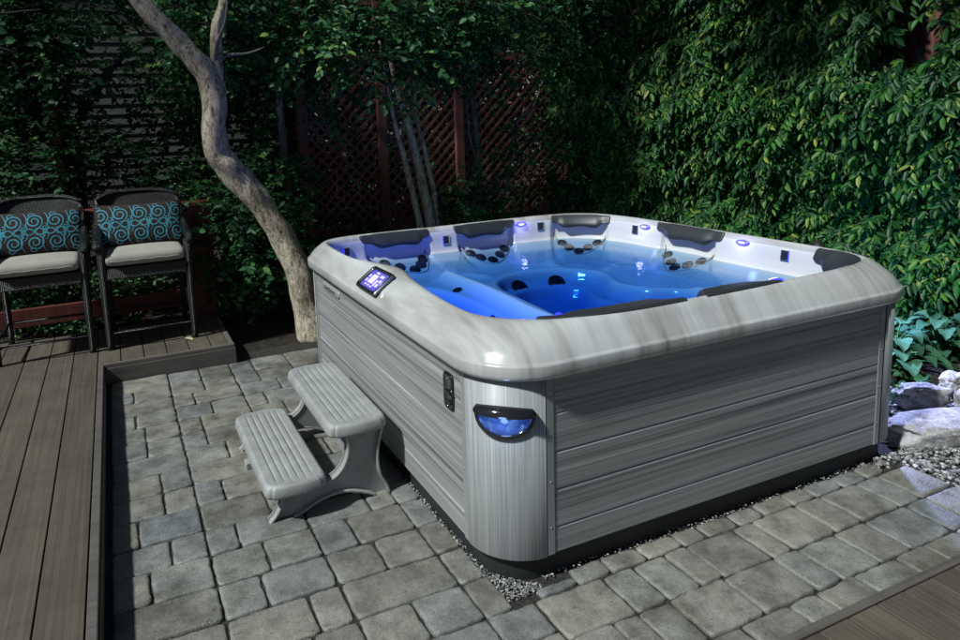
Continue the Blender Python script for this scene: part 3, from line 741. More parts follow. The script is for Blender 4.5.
def spl(P, sub=6):
    Q = []; n_ = len(P)
    for i in range(n_ - 1):
        a, b, c, e = [Vector(P[min(max(i + k, 0), n_ - 1)]) for k in (-1, 0, 1, 2)]
        for k in range(sub): t_ = k / sub; Q.append(tuple(.5 * ((2 * b) + (c - a) * t_ + (2 * a - 5 * b + 4 * c - e) * t_ ** 2 + (3 * b - a - 3 * c + e) * t_ ** 3)))
    Q.append(tuple(P[-1])); return Q
segs = [spl([(-.645, 0), (-.615, .03), (-.590, .07), (-.580, .10), (-.582, .135)]), spl([(-.425, .135), (-.375, .13), (-.325, .155), (-.290, .205), (-.278, .26), (-.285, .325)]),
        spl([(-.105, .325), (-.125, .25), (-.135, .18), (-.125, .10), (-.098, .045), (-.085, .0)]), spl([(-.16, 0), (-.20, .022), (-.28, .052), (-.36, .056), (-.44, .036), (-.50, .008), (-.535, 0)])]
outl = [p for s_ in segs for p in s_]
for y0_, y1_, out_ in ((.862, .885, .838), (1.575, 1.598, 1.622)):
    d = MB(); d.poly(outl, y0_, y1_); 
    cxm, czm = -.35, .17
    for s_ in segs:
        ya, yb_ = min(out_, y0_) - .0, max(out_, y1_)
        L = []
        for i, (x, z) in enumerate(s_):
            a, b = s_[max(i - 1, 0)], s_[min(i + 1, len(s_) - 1)]; tx, tz = b[0] - a[0], b[1] - a[1]; q = math.hypot(tx, tz) or 1; nx, nz = tz / q, -tx / q
            L.append([(x, ya - .004, z), (x, yb_ + .004, z), (x + nx * .009, yb_ + .004, z + nz * .009), (x + nx * .009, ya - .004, z + nz * .009)])
        d.loft(L, True, True, True, smooth=False)
    mk('side_support', d, M['step'], ST, bevel=.0015, seg=1)
d = MB(); d.box(-.22, -.19, .888, 1.572, .10, .20); d.box(-.50, -.48, .888, 1.572, .07, .125); mk('cross_brace', d, M['step'], ST, bevel=.004)
d = MB(); d.box(-.675, -.64, 1.18, 1.235, .09, .125); mk('tab', d, M['step'], ST, bevel=.004)

# ------------------------------------------------------------------ chairs
def make_chair(ox, oy):
    w, dep, z = .645, .56, DZ
    R = empty('wicker_chair', (ox, oy, DZ), '', 'chair', 'tall wicker armchairs on the deck')
    X0, X1 = ox, ox + w; Y0, Y1 = oy, oy + dep
    for x, y_, top in ((X0 + .03, Y0 + .03, .915), (X1 - .03, Y0 + .03, .915)):
        d = MB(); d.tube([(x, y_, z), (x, y_, z + .3), (x, y_, .70), (x, y_ + .0, .84), (x, y_ + .02, top)], [.022, .024, .028, .032, .028], 12, sub=4); mk('leg', d, M['wicker'], R)
    for x in (X0 + .05, X1 - .05):
        d = MB(); d.tube([(x, Y1 + .02, z), (x, Y1 - .01, .5), (x, Y1 - .02, .75)], [.02, .024, .026], 12, sub=3); mk('leg', d, M['wicker'], R)
    d = MB(); d.box(X0 + .045, X1 - .045, Y0 + .006, Y0 + .040, .665, .760); d.box(X0 + .01, X0 + .044, Y0 + .05, Y1, .66, .755); d.box(X1 - .044, X1 - .01, Y0 + .05, Y1, .66, .755); d.box(X0 + .045, X1 - .045, Y0 + .045, Y1 - .01, .73, .758)
    mk('seat', d, M['wicker'], R, bevel=.012)
    d = MB(); d.tube([(X0 + .03, Y0 + .03, z + .13), (X1 - .03, Y0 + .03, z + .13)], .011, 8); mk('footrest', d, M['wicker'], R)
    d = MB(); d.tube([(X0 + .03, Y0 + .03, z + .17), (X0 + .05, Y1, z + .17)], .010, 8); d.tube([(X1 - .03, Y0 + .03, z + .17), (X1 - .05, Y1, z + .17)], .010, 8); d.tube([(X0 + .05, Y1, z + .17), (X1 - .05, Y1, z + .17)], .010, 8)
    mk('stretcher', d, M['wicker'], R)
    # arched, raked back
    L = []; nb = 26
    for i in range(nb + 1):
        u = i / nb; a = 2 * u - 1; x = X0 + .02 + (w - .04) * u; topz = 1.215 + .055 * (1 - abs(a) ** 3.5); wrap = -.10 * abs(a) ** 3
        col_ = []
        for q in range(13): v = q / 12; zz = .70 + (topz - .70) * v; yy = Y1 - .03 + .10 * v ** 1.4 + wrap * (1 - .3 * v); col_.append((x, yy, zz))
        col_ += [(x, p[1] + .022, p[2] + (.012 if j == 0 else 0)) for j, p in enumerate(reversed(col_))]
        L.append(col_)
    d = MB(); d.loft(L, True, True, True); mk('backrest', d, M['wicker'], R)
    d = MB(); d.tube([(X0 + .02 + (w - .04) * u, Y1 + .075 - .07 * abs(2 * u - 1) ** 3, 1.215 + .055 * (1 - abs(2 * u - 1) ** 3.5)) for u in [i / 16 for i in range(17)]], .018, 10); mk('top_rail', d, M['wicker'], R)
    for sgn, x in ((-1, X0 + .018), (1, X1 - .018)):
        d = MB(); path = [(x + sgn * .004, Y0 + .0, .905), (x + sgn * .008, Y0 + .06, .935), (x + sgn * .006, Y0 + .22, .965), (x, Y0 + .40, 1.03), (x - sgn * .01, Y1 - .03, 1.13), (x - sgn * .01, Y1 + .03, 1.20)]
        d.tube(path, [.024, .033, .033, .030, .026, .02], 12, sub=5)
        d.loft([[(x - .006, Y0 + .05 + (Y1 - Y0 - .06) * u, .75), (x - .006, Y0 + .05 + (Y1 - Y0 - .06) * u, .925 + .18 * u ** 1.6)] for u in [i / 10 for i in range(11)]], False, smooth=False)
        d.loft([[(x + .008, Y0 + .05 + (Y1 - Y0 - .06) * u, .75), (x + .008, Y0 + .05 + (Y1 - Y0 - .06) * u, .925 + .18 * u ** 1.6)] for u in [i / 10 for i in range(11)]], False, smooth=False)
        mk('armrest', d, M['wicker'], R)
    return R
def superbox(x0, x1, y0, y1, z0, z1, dome=.01, pw=6):
    nx, ny = 30, 16; rows_t = []; rows_b = []
    cx, cy = (x0 + x1) / 2, (y0 + y1) / 2; hx, hy = (x1 - x0) / 2, (y1 - y0) / 2
    for top in (0, 1):
        rr = []
        for j in range(ny + 1):
            r_ = []
            for i in range(nx + 1):
                u, v = 2 * i / nx - 1, 2 * j / ny - 1
                e = max(0, (1 - abs(u) ** pw)) ** (.35) * max(0, (1 - abs(v) ** pw)) ** .35
                zm = (z0 + z1) / 2; h = (z1 - z0) / 2
                zz = zm + (h * (.62 + .38 * e) + dome * (1 - u * u) * (1 - v * v)) * (1 if top else -1)
                if not top: zz = zm - h * (.62 + .38 * e)
                kx = 1 - .03 * abs(v) ** 8; ky = 1 - .05 * abs(u) ** 8
                r_.append((cx + hx * u * kx, cy + hy * v * ky, zz))
            rr.append(r_)
        (rows_t if top else rows_b).extend(rr)
    d = MB(); d.loft(rows_t, False); d.loft(rows_b, False)
    per = lambda R_: R_[0] + [r[-1] for r in R_[1:]] + R_[-1][-2::-1] + [r[0] for r in R_[-2:0:-1]]
    a, b = per(rows_b), per(rows_t); m1 = [((p[0] - cx) * 1.02 + cx, (p[1] - cy) * 1.02 + cy, p[2] * .6 + q[2] * .4) for p, q in zip(a, b)]
    m2 = [((p[0] - cx) * 1.02 + cx, (p[1] - cy) * 1.02 + cy, p[2] * .4 + q[2] * .6) for p, q in zip(a, b)]
    d.loft([a, m1, m2, b], True)
    return d
def scroll_pillow(ox, oy, mirror=False):
    # knife-edge cushion leaning on the backrest, printed scrollwork as a second material in the same mesh
    c = Vector((ox + .315, oy + .36, .982)); ax = Vector((1, 0, 0)); lean = math.radians(17); ay = Vector((0, math.sin(lean), math.cos(lean))); an = Vector((0, -math.cos(lean), math.sin(lean)))
    HW, HH = .315, .168
    def Sf(u, v, off=0, side=1):
        puff = .052 * max(0, (1 - u * u)) ** .5 * max(0, (1 - v * v)) ** .5
        ku = 1 - .05 * (1 - v * v) * (abs(u) ** 4); kv = 1 - .10 * (1 - u * u) ** 1 * abs(v) ** 4
        wr = .004 * noise.noise(Vector((u * 3 + ox, v * 3, 1)))
        return c + ax * HW * u * ku + ay * HH * v * kv + an * (side * (puff + .003) + wr + off)
    d = MB(); n1, n2 = 40, 26
    for side in (1, -1): d.loft([[tuple(Sf(2 * i / n1 - 1, 2 * j / n2 - 1, 0, side)) for i in range(n1 + 1)] for j in range(n2 + 1)], False)
    def ribbon(pts, w):
        L = []
        for i, (u, v) in enumerate(pts):
            a, b = pts[max(i - 1, 0)], pts[min(i + 1, len(pts) - 1)]; tu, tv = (b[0] - a[0]) * HW, (b[1] - a[1]) * HH; q = math.hypot(tu, tv) or 1
            nu_, nv_ = -tv / q / HW, tu / q / HH; ww = w * (.35 + .65 * math.sin(PI * min(1, .12 + .8 * (i / (len(pts) - 1)))))
            if max(abs(u), abs(v)) > .95: 
                if len(L) > 1: d.loft(L, False, mi=1)
                L = []; continue
            ww *= 1.05
            L.append([tuple(Sf(u - nu_ * ww, v - nv_ * ww, .0016)), tuple(Sf(u, v, .0026)), tuple(Sf(u + nu_ * ww, v + nv_ * ww, .0016))])
        if len(L) > 1: d.loft(L, False, mi=1)
    def spiral(cu, cv, r, turns, a0, s_):
        P = []
        for k in range(int(26 * turns) + 1):
            t_ = k / (26 * turns); a = a0 + s_ * 2 * PI * turns * t_; q = r * (1 - .82 * t_); P.append((cu + q * math.cos(a) / HW, cv + q * math.sin(a) / HH))
        return P
    for cu in (-.86, -.43, .0, .43, .86):
        for cv, sv in ((.46, 1), (-.46, -1)):
            ribbon(spiral(cu, cv, .060, 1.9, -PI / 2 * sv, sv), .0052)
            ribbon(spiral(cu + .21, cv * .38, .028, 1.1, PI / 2 * sv, -sv), .004)
            ribbon(spiral(cu - .06, cv + sv * .30, .024, 1.0, 0, sv), .0038)
        ribbon([(cu - .21 + .43 * k / 20, .13 * math.sin(k / 20 * 2 * PI)) for k in range(21)], .0045)
        ribbon([(cu - .21 + .43 * k / 20, -.13 * math.sin(k / 20 * 2 * PI)) for k in range(21)], .0045)
        ribbon([(cu + .215 + .04 * math.cos(a), .09 * math.sin(a)) for a in [k * PI / 6 for k in range(13)]], .005)
        for sv in (1, -1): ribbon([(cu + .215 + .07 * math.sin(k / 10 * PI) * (1 if sv > 0 else -1), sv * (.1 + .8 * k / 10)) for k in range(11)], .004)
    return tag(mk('throw_pillow', d, [M['brown_cloth'], M['turq']], loc=tuple(c - ay * HH)), cat='cushion', group='scroll print cushions on the wicker chairs')
C0 = make_chair(-1.282, 3.335); C0.scale = (1, 1, .955); C0['label'] = 'dark wicker armchair on the right, next to the red railing post'
C1 = copy_tree(C0); C1.location = (-1.282 - .70, 3.35, DZ); C1['label'] = 'dark wicker armchair at the left edge of the photo'
for ox, oy, w_ in ((-1.282, 3.335, 'right-hand wicker chair nearer the tree'), (-1.982, 3.35, 'left-hand wicker chair cut by the photo edge')):
    d = superbox(ox + .055, ox + .59, oy - .005, oy + .50, .733, .828, .012)
    sc_ = mk('seat_cushion', d, M['cushion'], loc=(ox + .32, oy + .25, .733), weld=True); tag(sc_, 'flat oatmeal seat cushion on the ' + w_, 'cushion', 'oatmeal seat cushions')
    L_ = [(ox + .07 + .505 * i / 30, oy - .011, .775 + .002 * math.sin(i)) for i in range(1, 30)]
    q = MB(); q.tube(L_, .004, 6); mk('piping', q, M['cushion'], sc_)
    p = scroll_pillow(ox, oy); p['label'] = 'brown cushion with turquoise scrolls leaning on the ' + w_

def leaf_on(x, y, z, a, L_, label):
    d = MB(); rows_ = []
    for k in range(9):
        u = k / 8; w = L_ * .36 * max(0., math.sin(PI * u ** .8)) ** .8 + .0006
        rows_.append([(x + L_ * u * math.cos(a) - q * w * math.sin(a), y + L_ * u * math.sin(a) + q * w * math.cos(a), z + .002 + .012 * u * u + .010 * abs(q) * math.sin(PI * u)) for q in (-1, -.5, 0, .5, 1)])
    d.loft(rows_, False); tag(mk('fallen_leaf', d, M['dry_leaf'], loc=(x, y, z)), label, 'leaf')
M['dry_leaf'] = mat('dry_leaf', (.30, .30, .16), .7)
leaf_on(-.69, 3.30, DZ, 2.6, .07, 'pale fallen leaf on the deck by the right chair leg')
# ------------------------------------------------------------------ red railing behind the chairs
RL = empty('railing', (-2.4, 4.02, 0), 'low red stained wooden railing behind the wicker chairs', 'railing')
for x0, x1 in ((-.60, -.405), (-2.4, -2.21), (-4.2, -4.0)):
    d = MB(); d.box(x0, x1, 4.005, 4.10, -.02, 1.045); mk('post', d, M['redwood'], RL, bevel=.005)
d = MB(); d.box(-4.3, -.37, 3.985, 4.13, 1.0465, 1.085); mk('top_rail', d, M['redwood'], RL, bevel=.006)
d = MB(); d.box(-4.2, -.60, 4.02, 4.06, .22, .36); mk('bottom_rail', d, M['redwood'], RL, bevel=.004)
x = -.75
while x > -.8 and False:
    d = MB(); d.box(x - .09, x, 4.061, 4.085, .20, 1.044); mk('baluster', d, M['redwood'], RL, bevel=.003); x -= .17

# ------------------------------------------------------------------ lattice fence
FY = 5.0
F = empty('lattice_fence', (3, FY, 0), 'dark red brown garden fence with diamond lattice between its posts behind the tub', 'fence')
PX = [-4.2, -2.9, -1.6, -.2, .62, 1.47, 2.38, 3.84, 4.76, 5.6]
for x in PX:
    d = MB(); d.box(x, x + .10, FY - .05, FY + .05, -.05, 2.95); mk('post', d, M['fence'], F, bevel=.004)
for a, b in zip(PX[:-1], PX[1:]):
    if a < .6: continue
    xa, xb = a + .101, b - .001
    for z0, z1 in ((.50, .60), (2.30, 2.39), (2.85, 2.93)):
        d = MB(); d.box(xa, xb, FY - .022, FY + .022, z0, z1); mk('rail', d, M['fence'], F, bevel=.003)
    d = MB(); z0, z1 = .601, 2.299; k = z0 - (xb - xa)
    while k < z1 + (xb - xa):
        for s_ in (1, -1):
            # slat centreline z = k + s*(x-xa) clipped to the panel
            zs = (lambda x_: k + (x_ - xa)) if s_ > 0 else (lambda x_: k + (xb - x_))
            if s_ > 0: lo = max(xa, xa + z0 - k); hi = min(xb, xa + z1 - k)
            else: lo = max(xa, xb - (z1 - k)); hi = min(xb, xb - (z0 - k))
            if hi - lo < .02: continue
            w2 = .0145; ya, yb_ = (FY - .010, FY - .002) if s_ > 0 else (FY + .0, FY + .008)
            p0, p1 = (lo, zs(lo)), (hi, zs(hi)); nx, nz = (-1 if s_ > 0 else 1) * .7071 * w2, .7071 * w2
            d.poly([(p0[0] - nx, p0[1] - nz), (p1[0] - nx, p1[1] - nz), (p1[0] + nx, p1[1] + nz), (p0[0] + nx, p0[1] + nz)], ya, yb_)
        k += .118
    mk('lattice', d, M['fence'], F)
    d = MB(); x = xa + .004
    while x < xb - .02: x2 = min(x + .138, xb - .004); d.box(x, x2, FY - .012, FY + .008, .0, .499); x = x2 + .004
    mk('lower_boards', d, M['fence'], F, bevel=.002)
F2 = empty('board_fence', (4.9, 1.5, 0), 'reddish brown board fence mostly buried in vines on the right', 'fence')
d = MB(); y = -1.6
while y < 4.9: d.box(4.90, 4.92, y, y + .135, .0, 2.75); y += .14
mk('boards', d, M['fence'], F2, bevel=.002)
for y in (-1.2, .1, 1.42, 2.9, 4.3):
    d = MB(); d.box(4.78, 4.88, y, y + .10, -.05, 2.85); mk('post', d, M['fence'], F2, bevel=.004)
HS = empty('house', (-2, 8, 0), 'neighbouring house with grey lap siding seen through the leaves on the left', 'house')
d = MB(); z = 0
while z < 5.4:
    d.add([(-9, 7.6, z), (1.2, 7.6, z), (1.2, 7.615, z + .125), (-9, 7.615, z + .125), (-9, 7.62, z), (1.2, 7.62, z)], [(0, 1, 2, 3), (0, 1, 5, 4)], 0, False); z += .125
mk('siding', d, M['siding'], HS)
d = MB(); d.box(-9, 1.2, 7.63, 9.5, 0, 5.4); mk('wall', d, M['siding'], HS)
d = MB(); d.box(-9.3, 1.5, 7.2, 9.8, 5.4, 5.55); mk('roof', d, M['dark_base'], HS)

# ------------------------------------------------------------------ foliage
class Leaves:
    def __init__(s): s.V = []; s.n = 0
    def add(s, pos, dirv, nrm, L, ratio=.6):
        # pos (n,3) leaf base, dirv unit along, nrm approx normal, L (n,) length ; six-vertex folded leaf
        pos = np.asarray(pos, float); d = dirv / (np.linalg.norm(dirv, axis=1, keepdims=True) + 1e-9)
        nr = nrm - (nrm * d).sum(1, keepdims=True) * d; nr /= (np.linalg.norm(nr, axis=1, keepdims=True) + 1e-9)
        sd = np.cross(d, nr); L = L[:, None]; W = L * ratio * .5
        droop = nr * L * .10
        P = np.stack([pos, pos + d * L * .30 + sd * W * .95 + nr * L * .07, pos + d * L * .70 + sd * W * .78 + nr * L * .03, pos + d * L - droop,
                      pos + d * L * .70 - sd * W * .78 + nr * L * .03, pos + d * L * .30 - sd * W * .95 + nr * L * .07], 1)
        s.V.append(P.reshape(-1, 3)); s.n += len(pos)
    def build(s, name, m, parent):
        V = np.concatenate(s.V); n = s.n; base = origin(parent) if parent else Vector((0, 0, 0)); V = V - np.array(base)
        me = bpy.data.meshes.new(name); me.vertices.add(n * 6); me.vertices.foreach_set('co', V.ravel())
        q = np.array([[0, 1, 2, 3], [0, 3, 4, 5]]); idx = (np.arange(n)[:, None, None] * 6 + q[None]).reshape(-1)
        me.loops.add(len(idx)); me.loops.foreach_set('vertex_index', idx); me.polygons.add(n * 2); me.polygons.foreach_set('loop_start', np.arange(n * 2) * 4)
        me.update(); me.validate(); me.materials.append(m)
        o = bpy.data.objects.new(name, me); COL.objects.link(o); o.parent = parent; return o
def unit(v): return v / (np.linalg.norm(v, axis=1, keepdims=True) + 1e-9)
def clump(P, sc, seed):
    P = P * sc + seed * 7.3
    return (np.sin(P[:, 0] * 1.7 + np.sin(P[:, 1] * 2.1)) + np.sin(P[:, 1] * 1.9 + np.sin(P[:, 2] * 1.6 + 1)) + np.sin(P[:, 2] * 2.3 + np.sin(P[:, 0] * 1.8 + 2))) / 3
def twigs(lv, P, out, size, k=(5, 9), ratio=.62, droop=.25, flat=.55, step=.8):
    """each point carries a twig with alternate leaves"""
    n = len(P); D = unit(out + RNG.normal(0, .55, (n, 3)) + np.array([0, 0, -droop]))
    K = RNG.integers(k[0], k[1] + 1, n); idx = np.repeat(np.arange(n), K); j = np.concatenate([np.arange(q) for q in K])
    sz = size * RNG.uniform(.6, 1.25, n)[idx] * RNG.uniform(.8, 1.15, len(idx))
    side = np.cross(D, np.array([0, 0, 1.]))[idx]; side = unit(side) * np.where(j % 2, 1, -1)[:, None]
    base = P[idx] + D[idx] * (j * step * size * .55)[:, None] + np.array([0, 0, -1]) * ((j * size * .5) ** 2 * .6)[:, None]
    dirv = unit(D[idx] * .55 + side * .8 + RNG.normal(0, .3, (len(idx), 3)) + np.array([0, 0, -.15]))
    nr = unit(np.array([0, 0, 1.]) * flat + out[idx] * (1 - flat) + RNG.normal(0, .38, (len(idx), 3)))
    lv.add(base, dirv, nr, sz, ratio)
def blob(n, c, r, seed, thr=-.15, sc=1.6, shell=.55):
    """points in an ellipsoid, thinned into clumps"""
    c = np.array(c); r = np.array(r); out = []
    while sum(len(o) for o in out) < n:
        v = unit(RNG.normal(0, 1, (n * 2, 3))); q = RNG.uniform(shell ** 3, 1, (n * 2, 1)) ** (1 / 3); p = c + v * q * r * (1 + .22 * np.sin(v[:, :1] * 5 + seed) * np.sin(v[:, 2:] * 4 + seed * 2))
        keep = clump(p, sc, seed) + RNG.normal(0, .15, len(p)) > thr
        out.append(np.concatenate([p[keep], v[keep]], 1))
    o = np.concatenate(out)[:n]; return o[:, :3], o[:, 3:]
def branch(name, mb, m, parent): return mk(name, mb, m, parent)

# --- the leaning pale tree by the tub
T = empty('leaning_tree', (.26, 3.38, -.05), 'pale barked tree leaning left over the deck from behind the tub', 'tree')
tp = [(.275, 3.36, -.08), (.20, 3.38, .20), (.165, 3.40, .46), (.075, 3.43, .76), (-.02, 3.45, .98), (-.16, 3.45, 1.18), (-.30, 3.45, 1.36), (-.385, 3.45, 1.50), (-.395, 3.45, 1.70), (-.375, 3.45, 1.92), (-.415, 3.45, 2.08), (-.52, 3.45, 2.22), (-.64, 3.46, 2.36), (-.83, 3.48, 2.60), (-1.1, 3.5, 3.0), (-1.5, 3.6, 3.7), (-1.7, 3.7, 4.5)]
tr_ = [.165, .098, .100, .095, .096, .095, .100, .094, .086, .087, .090, .074, .068, .061, .058, .05, .035]
d = MB(); d.tube(tp, tr_, 20, sub=5, jit=.35); mk('trunk', d, M['bark'], T)
d = MB(); d.tube([(-.38, 3.46, 1.95), (-.345, 3.47, 2.08), (-.33, 3.48, 2.2), (-.31, 3.5, 2.42), (-.23, 3.52, 2.65), (-.1, 3.6, 3.2), (.2, 3.7, 4.0)], [.07, .055, .042, .038, .034, .03, .02], 12, sub=4, jit=.3); mk('limb', d, M['bark'], T)
d = MB(); d.tube([(-.33, 3.47, 2.1), (-.28, 3.42, 2.2), (-.12, 3.4, 2.22), (0., 3.36, 2.26)], [.02, .014, .010, .004], 8, sub=4); d.tube([(-.34, 3.47, 2.15), (-.33, 3.38, 2.3), (-.27, 3.3, 2.45), (-.25, 3.2, 2.7)], [.018, .014, .010, .006], 8, sub=4); mk('twig', d, M['bark2'], T)
d = MB()
for p0, p1, p2 in (((-1.5, 3.6, 3.7), (-2.3, 3.6, 4.0), (-3.0, 3.4, 4.1)), ((-1.6, 3.65, 4.1), (-1.2, 4.0, 4.6), (-.8, 4.4, 5.)), ((.0, 3.65, 3.6), (.6, 3.8, 4.2), (1.2, 4., 4.6))): d.tube([p0, p1, p2], [.035, .025, .012], 8, sub=4)
mk('limb', d, M['bark2'], T)
lv = Leaves()
for c, r, n_ in (((-2.2, 3.8, 4.3), (1.4, 1.0, .7), 700), ((-.8, 4.3, 4.9), (1.3, .9, .5), 420), ((.9, 4.1, 4.9), (1.2, .9, .5), 260)):
    P, O = blob(n_, c, r, n_); twigs(lv, P, O, .06)
lv.build('crown', M['leaf_mid'], T)

def sapling(name, label, paths, radii, m, crowns, leaf='leaf_dark', size=.055, group=None, cat='tree', extra=None, ratio=.66):
    T = empty(name, paths[0][0], label, cat, group)
    for p, r in zip(paths, radii): d = MB(); d.tube(p, r, 10, sub=5, jit=.3); mk('trunk', d, m, T)
    lv = Leaves()
    for (c, r, n_, th) in crowns:
        tw = MB()
        P, O = blob(n_, c, r, len(label) + n_, th); twigs(lv, P, O, size, ratio=ratio)
        for i in range(0, min(n_, 240), 6):
            a = Vector(c) + (Vector(P[i]) - Vector(c)) * .35; b = Vector(P[i]); mid = (a + b) / 2 + Vector(RNG.normal(0, .05, 3)); tw.tube([a, mid, b], [.009, .006, .002], 5, sub=3)
        mk('twigs', tw, M['bark3'], T)
    lv.build('crown', M[leaf], T); return T

sapling('multi_stem_tree', 'small tree with several pale slanting stems just behind the tub', [[(1.68, 4.15, -.02), (1.68, 4.18, .64), (1.60, 4.2, 1.12), (1.47, 4.2, 1.72), (1.40, 4.2, 1.95), (1.3, 4.2, 2.5)], [(1.60, 4.15, -.02), (1.56, 4.15, .6), (1.42, 4.15, 1.3), (1.33, 4.15, 1.7), (1.2, 4.1, 2.4)], [(1.74, 4.2, 0), (1.76, 4.22, .8), (1.68, 4.22, 1.3), (1.58, 4.22, 1.8), (1.6, 4.2, 2.6)]],
        [[.062, .055, .045, .036, .026, .018], [.04, .034, .026, .02, .012], [.035, .03, .024, .018, .010]], M['bark'],
        [((1.0, 3.95, 2.35), (.95, .55, .72), 600, -.05), ((1.9, 4.05, 2.8), (1.1, .6, .6), 480, .0), ((.55, 4.2, 2.0), (.42, .35, .35), 100, -.05)], 'leaf_mid', .066)
sapling('slender_tree', 'slender grey tree with an upright thin trunk behind the middle of the tub', [[(2.36, 4.4, -.02), (2.36, 4.4, 1.0), (2.33, 4.4, 1.6), (2.27, 4.4, 2.1), (2.25, 4.4, 3.2)], [(2.34, 4.4, 1.2), (2.24, 4.38, 1.5), (2.2, 4.36, 1.9), (2.05, 4.3, 2.5)]], [[.034, .03, .028, .024, .016], [.016, .014, .012, .008]], M['bark2'],
        [((2.7, 4.3, 2.75), (.95, .5, .62), 380, .0), ((3.6, 4.4, 2.85), (.9, .55, .62), 430, -.05)], 'leaf_dark', .055)
sapling('curved_sapling', 'thin bare curved stem bending right across the lattice', [[(2.46, 4.3, -.02), (2.47, 4.3, .6), (2.62, 4.3, .95), (2.70, 4.3, 1.35), (2.76, 4.28, 1.62), (2.93, 4.26, 1.75), (3.05, 4.25, 2.02)]], [[.022, .02, .019, .018, .017, .015, .009]], M['bark2'],
        [((3.0, 4.2, 1.42), (.45, .2, .22), 60, -.4), ((2.6, 4.1, 2.1), (.8, .3, .3), 130, -.1), ((2.2, 4.0, .95), (.30, .25, .38), 150, -.2)], 'leaf_mid', .055)
sapling('straight_sapling', 'thin dark upright trunk standing right of the leaning tree', [[(.42, 4.15, -.02), (.33, 4.2, .87), (.285, 4.2, 1.5), (.28, 4.2, 1.9), (.27, 4.2, 2.8), (.3, 4.2, 3.8)]], [[.042, .036, .032, .03, .026, .02]], M['bark2'],
        [((.1, 4.25, 2.45), (.75, .5, .75), 480, -.1), ((.30, 4.35, 1.35), (.25, .3, .5), 90, .0)], 'leaf_mid', .066)

# --- shrubs
def shrub(label, c, r, n_, leaf, size, seed, name='shrub', group=None, thr=-.2, stems=7, k=(5, 9), ratio=.66, shell=.3):
    T = empty(name, (c[0], c[1], 0), label, 'shrub', group); lv = Leaves(); P, O = blob(n_, c, r, seed, thr, shell=shell)
    sel = P[:, 2] > .01; P, O = P[sel], O[sel]; twigs(lv, P, O, size, k, ratio); d = MB()
    for i in range(stems):
        a = RNG.uniform(0, 6.28); q = RNG.uniform(.2, .8); e = Vector((c[0] + r[0] * q * math.cos(a), c[1] + r[1] * q * math.sin(a), c[2] + r[2] * RNG.uniform(.2, .7)))
        b = Vector((c[0] + .1 * math.cos(a), c[1] + .1 * math.sin(a), -.02)); m_ = (b + e) / 2 + Vector((.05 * math.cos(a), .05 * math.sin(a), .1)); d.tube([b, m_, e], [.014, .010, .004], 6, sub=4)
    mk('stems', d, M['bark3'], T); lv.build('foliage', M[leaf], T); return T
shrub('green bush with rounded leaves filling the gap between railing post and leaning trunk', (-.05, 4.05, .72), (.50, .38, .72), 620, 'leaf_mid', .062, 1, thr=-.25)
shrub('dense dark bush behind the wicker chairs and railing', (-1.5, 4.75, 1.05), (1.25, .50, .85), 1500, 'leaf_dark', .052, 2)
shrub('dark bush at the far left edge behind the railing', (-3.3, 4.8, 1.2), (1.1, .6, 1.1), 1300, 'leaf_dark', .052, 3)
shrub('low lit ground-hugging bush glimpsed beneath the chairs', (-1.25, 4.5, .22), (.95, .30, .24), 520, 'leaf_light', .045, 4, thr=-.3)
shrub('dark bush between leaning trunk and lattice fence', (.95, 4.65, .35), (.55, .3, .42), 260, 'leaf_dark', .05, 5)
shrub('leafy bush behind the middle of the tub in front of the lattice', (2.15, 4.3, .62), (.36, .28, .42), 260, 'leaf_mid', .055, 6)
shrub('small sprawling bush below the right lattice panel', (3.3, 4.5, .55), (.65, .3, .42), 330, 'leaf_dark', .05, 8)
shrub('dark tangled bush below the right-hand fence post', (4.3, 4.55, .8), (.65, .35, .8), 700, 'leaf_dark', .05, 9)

def bigtree(label, base, th, crowns, leaf, size, group='trees beyond the fence', rad=.11):
    T = empty('tree', (base[0], base[1], 0), label, 'tree', group); d = MB(); d.tube([(base[0], base[1], -.05), (base[0] + .1, base[1], th * .4), (base[0] - .08, base[1] + .05, th * .7), (base[0] + .15, base[1], th)], [rad, rad * .8, rad * .6, rad * .3], 12, sub=5, jit=.3)
    for c, r, n_, t_ in crowns: d.tube([(base[0], base[1], th * .45), ((base[0] + c[0]) / 2, (base[1] + c[1]) / 2, th * .5 + c[2] * .3), c], [rad * .45, rad * .3, rad * .1], 8, sub=4, jit=.2)
    mk('trunk', d, M['bark3'], T); lv = Leaves()
    for c, r, n_, t_ in crowns: P, O = blob(n_, c, r, n_ + base[0], t_); twigs(lv, P, O, size)
    lv.build('crown', M[leaf], T); return T
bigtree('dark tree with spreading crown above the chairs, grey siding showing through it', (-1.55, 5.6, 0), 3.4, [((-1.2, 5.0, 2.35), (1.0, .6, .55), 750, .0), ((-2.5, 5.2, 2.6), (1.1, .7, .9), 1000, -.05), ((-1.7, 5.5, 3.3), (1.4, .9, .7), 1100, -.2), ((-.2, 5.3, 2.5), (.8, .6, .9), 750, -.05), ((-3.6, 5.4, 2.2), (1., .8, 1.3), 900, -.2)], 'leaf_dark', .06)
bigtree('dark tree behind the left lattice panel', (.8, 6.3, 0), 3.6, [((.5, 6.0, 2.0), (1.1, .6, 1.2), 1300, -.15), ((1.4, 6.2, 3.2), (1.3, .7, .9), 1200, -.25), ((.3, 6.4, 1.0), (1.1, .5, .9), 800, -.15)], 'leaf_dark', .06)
bigtree('dark tree behind the middle lattice panels', (3.2, 6.6, 0), 3.8, [((2.6, 6.4, 3.1), (1.4, .7, 1.0), 1300, -.3), ((2.9, 6.6, 1.6), (1.3, .6, 1.3), 1300, -.3), ((4.3, 6.3, 3.1), (1.3, .7, 1.1), 1300, -.3)], 'leaf_dark', .06)
